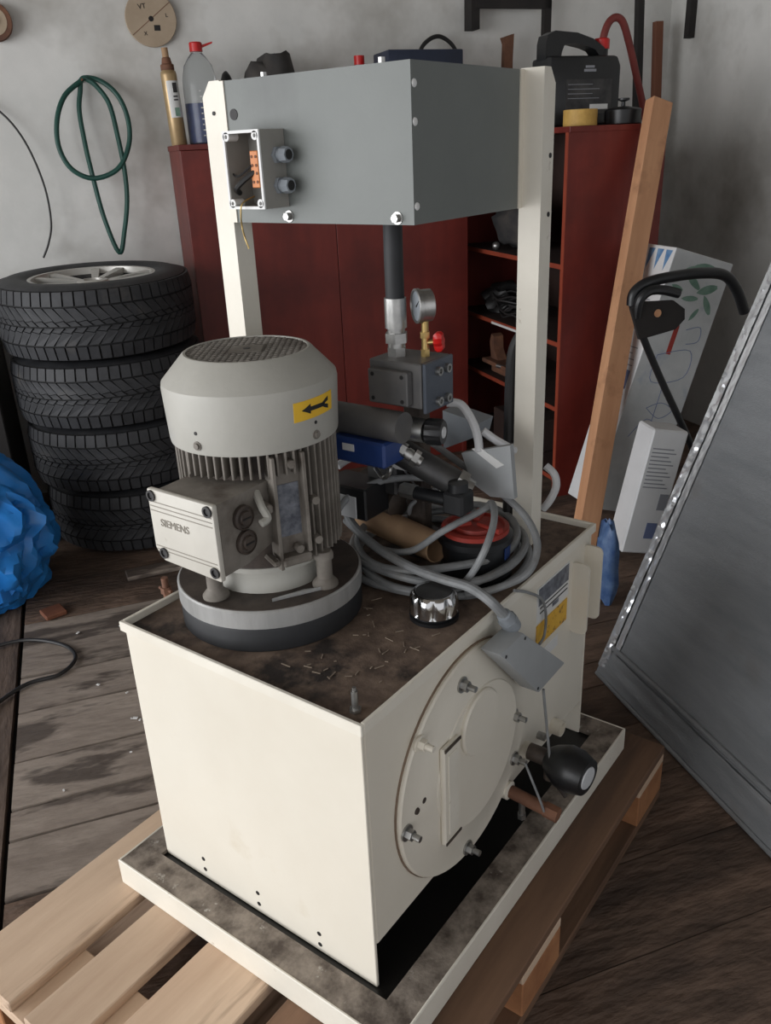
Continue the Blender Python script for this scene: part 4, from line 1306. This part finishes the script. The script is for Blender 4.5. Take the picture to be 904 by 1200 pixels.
for k in range(4):
    MB().box(-0.078, 0.06 - 0.03 * (k % 2), -0.0772, -0.0764, 0.098 + 0.016 * k, 0.100 + 0.016 * k).build('label_line', 'grey_print', lb)
yt = MB().lathe([(0.062, 0), (0.062, 0.055), (0.038, 0.055), (0.038, 0.0)], 36, caps=False)
yto = yt.build('tape_roll', 'yellow_tape')
yto.location = wf(1.592, 2.10, TOPZ + 0.001)
tag(yto, 'roll of yellow tape on the open cabinet in front of the canister', 'tape roll')
bp = empty('black_pot', wf(1.775, 2.10, TOPZ), TH, 'small black lidded pot on the open cabinet beside the canister', 'pot')
MB().lathe([(0.06, 0), (0.066, 0.004), (0.068, 0.05), (0.064, 0.054), (0.02, 0.062), (0, 0.062)], 32).build('body', 'black_plastic', bp)
MB().lathe([(0.008, 0.06), (0.007, 0.078), (0.022, 0.083), (0.022, 0.090), (0, 0.091)], 20).build('knob', 'black_plastic', bp)
hs = MB()
hs.tube([wf(*p) for p in ((lambda q_: (q_[0], 2.62, TOPZ + 0.014))(wpt(700, 120, 2.62)), wpt(703, 75, 2.62), wpt(709, 38, 2.62), wpt(718, 22, 2.62), wpt(729, 24, 2.62), wpt(737, 48, 2.63), wpt(746, 88, 2.65), wpt(754, 125, 2.68), wpt(760, 165, 2.70))], 0.0155, 12)
hso = hs.build('red_hose', 'rust_red')
tag(hso, 'bent dark red hose arching behind the black canister', 'hose')
dr = MB()
dr.prism([(-0.02, -0.01, 0), (0.03, -0.01, 0), (0.03, -0.01, 0.30), (0.035, -0.01, 0.40), (-0.02, -0.01, 0.385), (-0.01, -0.01, 0.36)], (0, 0.03, 0))
dro = dr.build('axe_handle', 'rust')
dro.location = wf(1.72, 2.95, TOPZ)
dro.rotation_euler = (0, 0, TH)
tag(dro, 'dark red wooden tool handle standing by the wall above the shield', 'tool handle')

# ------------------------------------------------------------------ wall hangings
n_ = 3.045


def wall_tube(name, pts, r, m, label, cat, n=None, k=8):
    mb = MB()
    mb.tube([wf(e, (nn if nn is not None else n_), z) for (e, nn, z) in pts], r, k, 8)
    return tag(mb.build(name, m), label, cat)


hose = MB()
loop = [wpt(u, v, nn) for (u, v, nn) in ((96, 94, 3.04), (76, 112, 3.02), (67, 140, 3.0), (69, 172, 2.99), (84, 198, 2.98), (110, 209, 2.975), (138, 198, 2.97), (151, 170, 2.98), (150, 140, 2.99), (138, 112, 3.01), (118, 95, 3.03), (97, 92, 3.045),
                                          (94, 108, 3.04), (93, 130, 3.03), (99, 165, 3.01), (107, 200, 2.99), (122, 255, 2.97), (140, 296, 2.96), (146, 270, 2.965), (149, 235, 2.97), (146, 200, 2.975), (138, 160, 2.98), (128, 122, 3.0), (112, 100, 3.02), (100, 92, 3.03))]
hose.tube([wf(*p) for p in loop], 0.0098, 10, 8)
tag(hose.build('garden_hose', 'hose'), 'looped green hose hanging on a nail above the tires', 'hose')
nl = MB()
p = wpt(96, 92, 3.0)
nl.cyl(wf(p[0], 3.0, p[2] - 0.002), wf(p[0], 3.079, p[2] - 0.006), 0.004, n=8)
tag(nl.build('nail', 'rust'), 'rusty nail in the wall holding the green hose', 'nail')
bc = MB()
bc.tube([wf(*wpt(u, v, nn)) for (u, v, nn) in ((-30, 112, 3.06), (0, 131, 3.05), (22, 155, 3.03), (40, 187, 3.01), (54, 225, 3.0), (60, 262, 3.0), (57, 285, 3.01), (51, 302, 3.02))], 0.0042, 8, 8)
tag(bc.build('hanging_cable', 'cable_dark'), 'thin black cable hanging on the wall beside the green hose', 'cable')
p = wpt(177, 22, 3.06)
ds = empty('cardboard_disc', wf(p[0], 3.07, p[2]), TH, 'round pressed cardboard disc with stamped marks on the wall', 'disc')
MB().lathe([(0.098, 0), (0.1, 0.002), (0.1, 0.010), (0.098, 0.012)], 48, (0, 0, 0), (0, -1, 0)).build('disc', 'pressed', ds)
MB().box(-0.098, 0.098, -0.0128, -0.0115, -0.0012, 0.0012, mtx=Matrix.Rotation(R(-36), 4, 'Y')).build('seam', 'rust', ds)
text('stamp', 'VT', 0.026, (-0.03, -0.0126, 0.042), (1, 0, 0.12), (-0.12, 0, 1), 'ink', ds)
text('stamp', 'L', 0.02, (0.062, -0.0126, 0.012), (1, 0, 0.12), (-0.12, 0, 1), 'ink', ds)
text('stamp', 'X', 0.02, (-0.028, -0.0126, -0.052), (1, 0, 0.12), (-0.12, 0, 1), 'ink', ds)
MB().cyl((0, -0.011, 0), (0, -0.0128, 0), 0.010, n=16).build('centre_hole', 'ink', ds)
MB().box(0.008, 0.032, -0.0128, -0.0115, -0.042, -0.022).build('stamp_mark', 'ink', ds)
p = wpt(-8, 26, 3.06)
d2 = empty('metal_pulley', wf(p[0], 3.07, p[2]), TH, 'brown metal pulley on the wall above the black cable', 'pulley')
MB().lathe([(0.065, 0), (0.068, 0.01), (0.055, 0.02), (0.068, 0.03), (0.066, 0.04), (0.02, 0.04), (0.018, 0.05), (0, 0.05)], 36, (0, 0, 0), (0, -1, 0)).build('wheel', 'rust', d2)
MB().lathe([(0.05, 0.0402), (0.05, 0.0415), (0.022, 0.0415)], 30, (0, 0, 0), (0, -1, 0)).build('face', 'pressed', d2)
fr_ = MB()
a1, a2, a3 = wpt(556, 4, 3.0), wpt(640, 0, 3.0), wpt(641, 40, 3.0)
fr_.box(a1[0], a2[0] + 0.02, 2.98, 3.01, a2[2] - 0.035, a2[2] + 0.0)
fr_.box(a2[0] - 0.015, a2[0] + 0.02, 2.98, 3.01, a3[2] - 0.02, a2[2] + 0.25)
fr_.box(a1[0] - 0.02, a1[0] + 0.02, 2.985, 3.06, a1[2] - 0.10, a1[2] + 0.03)
fro = fr_.build('iron_bracket', 'dark_box')
fro.rotation_euler = (0, 0, TH)
tag(fro, 'dark iron bracket frame hanging on the back wall above the shield', 'bracket')
p0, p1 = wpt(808, -30, 2.5), wpt(807, 44, 2.5)
hb_ = MB()
e_ = 2.655
hb_.box(e_ - 0.012, e_ + 0.022, 2.885, 2.92, 1.815, 2.2)
hbo = hb_.build('hanging_bar', 'dark_box')
hbo.rotation_euler = (0, 0, TH)
tag(hbo, 'dark flat bar hanging on the side wall near the corner', 'bar')

# poles standing behind the open cabinet
def leaning(name, foot, top, sx, sy, m, label, cat):
    foot, top = Vector(foot), Vector(top)
    d = (top - foot)
    mb = MB().box(-sx / 2, sx / 2, -sy / 2, sy / 2, 0, d.length, 0.002)
    o = mb.build(name, m)
    o.location = foot
    q_ = Vector((0, 0, 1)).rotation_difference(d.normalized())
    o.rotation_mode = 'QUATERNION'
    o.rotation_quaternion = q_ @ Euler((0, 0, TH)).to_quaternion()
    return tag(o, label, cat)


leaning('steel_pole', wf(2.50, 2.93, 0.0), wf(2.395, 2.96, 2.3), 0.034, 0.034, 'dark_box', 'dark steel pole standing in the corner beside the brown stick', 'pole')
leaning('wooden_stick', wf(2.60, 2.90, 0.0), wf(2.515, 2.95, 1.89), 0.042, 0.03, 'brown_wood', 'brown wooden stick standing in the corner behind the timber plank', 'stick')
leaning('timber_plank', wf(1.345, 1.55, 0.0), wf(1.838, 1.97, 1.51), 0.085, 0.05, 'timber', 'bare timber plank leaning against the open cabinet', 'plank')

# ------------------------------------------------------------------ cartons, tube tool, foil panel on the right
cart = empty('carton', wf(2.02 - 0.2915, 1.70, 0), 0, 'tall white printed carton leaning beside the timber plank', 'carton', rot=(0, 0, TH))
cart.rotation_mode = 'QUATERNION'
cart.rotation_quaternion = Euler((0, 0, TH)).to_quaternion() @ Euler((0, R(17), 0)).to_quaternion()
cw, cdp, chh = 0.27, 0.17, 0.995
MB().box(-cw, 0, 0, cdp, 0, chh, 0.003).build('body', 'carton', cart)
MB().box(-cw + 0.002, -0.002, -0.0012, 0.0005, 0.002, chh - 0.002).build('printed_side', 'carton_shaded_side', cart)
# prints on the lit narrow side
for k in range(3):
    y0 = 0.012 + 0.05 * k
    MB().prism([(-cw - 0.0008, y0, chh - 0.012), (-cw - 0.0008, y0 + 0.036, chh - 0.012), (-cw - 0.0008, y0 + 0.024, chh - 0.085)], (0.0006, 0, 0)).build('blue_mark', 'blue_print', cart)
for k in range(24):
    z = chh - 0.13 - 0.022 * k
    if 9 <= k <= 10:
        continue
    MB().box(-cw - 0.0008, -cw + 0.0002, 0.03 + 0.02 * (k % 3 == 0), 0.145 - 0.015 * (k % 4), z, z + 0.004).build('text_line', 'grey_print', cart)
MB().box(-cw - 0.0010, -cw + 0.0002, 0.03, 0.085, 0.47, 0.54).build('energy_label', 'blue_line', cart)
for k, (x, z, ln, wd_, an) in enumerate(((-0.12, 0.955, .11, .030, 8), (-0.05, 0.95, .085, .03, -18), (-0.15, 0.90, .10, .026, -30), (-0.075, 0.885, .10, .032, 24), (-0.19, 0.93, .07, .02, 40),
                                          (-0.055, 0.83, .085, .026, -50), (-0.14, 0.84, .08, .02, 10), (-0.21, 0.865, .06, .018, -12), (-0.10, 0.79, .06, .016, 60))):
    ca_l, sa_l = math.cos(R(an)), math.sin(R(an))
    pts = []
    for j in range(14):
        tt_ = j / 13 * 2
        u_ = (tt_ if tt_ <= 1 else 2 - tt_) - 0.5
        v_ = (1 if tt_ <= 1 else -1) * wd_ * 0.5 * math.sin(PI * (u_ + 0.5)) ** 0.8 + 0.0004 * (1 if tt_ <= 1 else -1)
        pts.append((x + ln * u_ * ca_l - v_ * sa_l, -0.0016 - 0.0001 * k, z + ln * u_ * sa_l + v_ * ca_l))
    pts = [(max(min(px_, -0.004), -cw + 0.004), py_, min(pz_, chh - 0.006)) for (px_, py_, pz_) in pts]
    MB().prism(pts, (0, 0.0006, 0)).build('leaf_print', 'leaf_print', cart)
# outline drawing of the unit, printed in blue lines
for (pts) in ([(-0.20, 0.62), (-0.06, 0.66), (-0.05, 0.56), (-0.19, 0.52), (-0.20, 0.62)], [(-0.17, 0.42), (-0.11, 0.45), (-0.05, 0.43), (-0.10, 0.39), (-0.17, 0.42)],
              [(-0.11, 0.73), (-0.05, 0.75), (-0.04, 0.70), (-0.09, 0.68)], [(-0.21, 0.30), (-0.15, 0.38), (-0.07, 0.34)], [(-0.13, 0.52), (-0.12, 0.2), (-0.1, 0.05)]):
    MB().tube([(x, -0.0014, z) for (x, z) in pts], 0.0014, 6, 5).build('line_drawing', 'blue_line', cart)
MB().box(-0.165, -0.145, -0.0022, -0.0012, 0.63, 0.74).build('red_mark', 'red_orange', cart)

c2 = empty('white_carton', wf(1.475, 1.36, 0), TH + R(-8), 'low white carton with printed labels at the foot of the timber plank', 'carton')
MB().box(-0.09, 0.045, 0.0, 0.11, 0, 0.46, 0.006).build('body', 'carton', c2)
for k in range(11):
    MB().box(-0.075, 0.018 - 0.012 * (k % 3), -0.0012, 0.0005, 0.25 + 0.014 * k, 0.254 + 0.014 * k).build('text_line', 'grey_print', c2)
MB().box(0.0, 0.035, -0.0012, 0.0005, 0.17, 0.23).build('symbol', 'grey_print', c2)
MB().box(-0.02, 0.02, -0.0012, 0.0005, 0.06, 0.12).build('symbol', 'blue_line', c2)
c2.location = wf(1.490, 1.38, 0.020)
c2.rotation_mode = 'QUATERNION'
c2.rotation_quaternion = Euler((0, 0, TH - R(8))).to_quaternion() @ Euler((0, R(11), 0)).to_quaternion()
o = lump('blue_pouch', 'pouch', wf(1.195, 1.18, 0.0), 0.030, 0.05, 0.16, 9, 0.3, 2.0)
tag(o, 'crumpled dark blue pouch standing behind the tank corner', 'pouch')
o = lump('black_bag', 'dark_box', wf(1.62, 1.10, 0.0), 0.13, 0.12, 0.22, 6, 0.3, 1.6)
tag(o, 'black lumpy bag lying on the floor between carton and foil panel', 'bag')

# bent black tube with a flat guard (a trimmer handle) leaning on the carton
tt = empty('tube_handle', wf(1.60, 1.50, 0), TH, 'black bent tube handle with flat guard plate leaning on the carton', 'tool')
P_ = lambda u, v, nn: (lambda p: (p[0] - 1.60, p[1] - 1.50, p[2]))(wpt(u, v, nn))
MB().tube([P_(873, 366, 1.50), P_(864, 340, 1.50), P_(850, 323, 1.50), P_(825, 320, 1.50), P_(790, 324, 1.51), P_(760, 331, 1.52), P_(744, 343, 1.53), P_(741, 358, 1.53)], 0.0185, 12).build('bent_tube', 'black_plastic', tt)
MB().tube([P_(741, 356, 1.53), P_(752, 390, 1.53), P_(775, 445, 1.52), P_(806, 512, 1.50), P_(835, 580, 1.46), P_(862, 640, 1.42)], 0.0125, 12).build('shaft', 'black_plastic', tt)
MB().tube([P_(746, 372, 1.51), P_(750, 352, 1.50), P_(762, 341, 1.49), P_(778, 340, 1.48), P_(796, 344, 1.47)], 0.016, 10).build('grip', 'black_plastic', tt)
gpts = [P_(u, v, 1.50) for (u, v) in ((740, 362), (752, 354), (790, 352), (803, 362), (803, 374), (792, 386), (765, 394), (750, 398))]
gpl = MB().prism(gpts, (0, 0.012, 0)).build('guard_plate', 'dark_box', tt)
cpt = Vector(P_(771, 367, 1.499))
MB().cyl(cpt, cpt + Vector((0, -0.003, 0)), 0.013, n=16).build('guard_bush', 'timber', tt)

# leaning foil-faced board
fo = wf(0.942, 0.828, 0.0)
fa = (wf(0.896, 0.107, 0.0) - fo).normalized()
fbv = wf(0.425, 0.0, 1.09).normalized()
fn = fa.cross(fbv).normalized()
if fn.dot(CAM_LOC - fo) < 0:
    fn = -fn
pm = Matrix((fa, fbv, fn)).transposed().to_4x4()
pm.translation = fo
fp_ = empty('foil_panel', (0, 0, 0), 0, 'large dull foil-faced board leaning beside the pallet', 'board')
fp_.matrix_world = pm
LA, LB = 1.7, 2.0
MB().box(0.0, LA, 0.0, LB, -0.03, 0.0, 0.004).build('board', 'foil', fp_)


def crinkle(name, x0, x1, y0, y1, nx, ny, amp, lift, m, seed, freq):
    mb = MB()
    g = [[mb.b.verts.new((x0 + (x1 - x0) * i / nx, y0 + (y1 - y0) * j / ny,
                          lift + amp * (0.6 * noise.noise(Vector((i * freq[0], j * freq[1], seed))) + 0.4 * noise.noise(Vector((i * freq[0] * 2.3, j * freq[1] * 2.1, seed + 5)))) * (1 if 0 < i < nx else 0.2)))
          for j in range(ny + 1)] for i in range(nx + 1)]
    for i in range(nx):
        for j in range(ny):
            mb.b.faces.new((g[i][j], g[i + 1][j], g[i + 1][j + 1], g[i][j + 1]))
    # closed underside so that the tape has a thickness
    lo = [[mb.b.verts.new((x0 + (x1 - x0) * i / nx, y0 + (y1 - y0) * j / ny, -0.0005)) for j in (0, ny)] for i in (0, nx)]
    mb.b.faces.new((lo[0][0], lo[0][1], lo[1][1], lo[1][0]))
    return mb.build(name, m, fp_, smooth=30)


crinkle('edge_tape', -0.004, 0.026, 0.03, LB, 4, 260, 0.011, 0.006, 'foil_tape', 3.0, (0.9, 0.8))
crinkle('edge_tape', 0.030, 0.052, 0.05, LB, 4, 240, 0.005, 0.0035, 'foil_tape', 8.0, (0.9, 0.55))
crinkle('bottom_fold', 0.0, LA, 0.012, 0.088, 120, 8, 0.006, 0.006, 'foil', 1.0, (0.12, 0.5))
MB().tube([(0.02, 0.098, 0.002), (0.4, 0.102, 0.002), (LA, 0.10, 0.002)], 0.008, 10).build('fold_bead', 'foil', fp_)
MB().tube([(0.0, 0.006, 0.002), (0.4, 0.004, 0.003), (LA, 0.006, 0.002)], 0.007, 10).build('fold_bead', 'foil', fp_)

# ------------------------------------------------------------------ blue bag, dark chest, floor cable
bagm = MB()
bmesh.ops.create_icosphere(bagm.b, subdivisions=5, radius=1)
for v in bagm.b.verts:
    c = v.co.copy()
    wv = c + 0.35 * Vector((noise.noise(c * 1.5), noise.noise(c * 1.5 + Vector((7, 0, 0))), noise.noise(c * 1.5 + Vector((0, 9, 0)))))
    f = noise.voronoi(Vector((wv.x * 2.3, wv.y * 2.3, wv.z * 1.5)))[0]
    g = noise.voronoi(Vector((wv.x * 5.2 + 3, wv.y * 5.2 + 3, wv.z * 3.2 + 3)))[0]
    fold = 0.34 * (f[1] - f[0]) + 0.12 * (g[1] - g[0])
    prof = 1.0 if c.z < 0 else (1 - 0.45 * c.z ** 1.6)
    r = (0.86 + fold) * prof
    z = c.z * (0.96 + 0.5 * fold)
    v.co = Vector((c.x * r * 0.28, c.y * r * 0.26, 0.0 if z < -0.78 else (z + 0.78) * 0.325))
bago = bagm.build('plastic_sack', 'bag', smooth=28)
bago.location = wf(-0.735, 2.06, 0.002)
tag(bago, 'crumpled shiny blue plastic sack in front of the tire stack', 'sack')
dc = empty('dark_chest', wf(-0.90, 2.72, 0), TH, 'dark wooden chest in the shade behind the blue sack', 'chest')
MB().box(-0.33, 0.30, -0.28, 0.30, 0, 0.78, 0.005).build('body', 'dark_box', dc)
MB().box(-0.34, 0.31, -0.29, 0.31, 0.782, 0.82, 0.005).build('lid', 'dark_box', dc)
fc_ = MB()
fc_.tube([wf(-1.0, 1.62, 0.006), wf(-0.80, 1.66, 0.006), wf(-0.62, 1.69, 0.008), wf(-0.50, 1.62, 0.006), wf(-0.455, 1.52, 0.006), wf(-0.50, 1.44, 0.006), wf(-0.60, 1.42, 0.006), wf(-0.72, 1.30, 0.006)], 0.006, 8)
tag(fc_.build('floor_cable', 'cable_dark'), 'thin dark cable lying on the floorboards beside the blue sack', 'cable')
for (e, n, ln, a, lb_) in ((-0.16, 2.02, 0.22, 4, 'short loose board end lying before the tire stack'), (-0.52, 1.84, 0.07, 20, 'reddish wood scrap lying beside the blue sack')):
    o = MB().box(-ln / 2, ln / 2, -0.035, 0.035, 0, 0.016, 0.003).build('wood_scrap', 'brown_wood' if a == 20 else 'plank')
    o.location = wf(e, n, 0.001)
    o.rotation_euler = (0, 0, TH + R(a))
    tag(o, lb_, 'wood scrap')
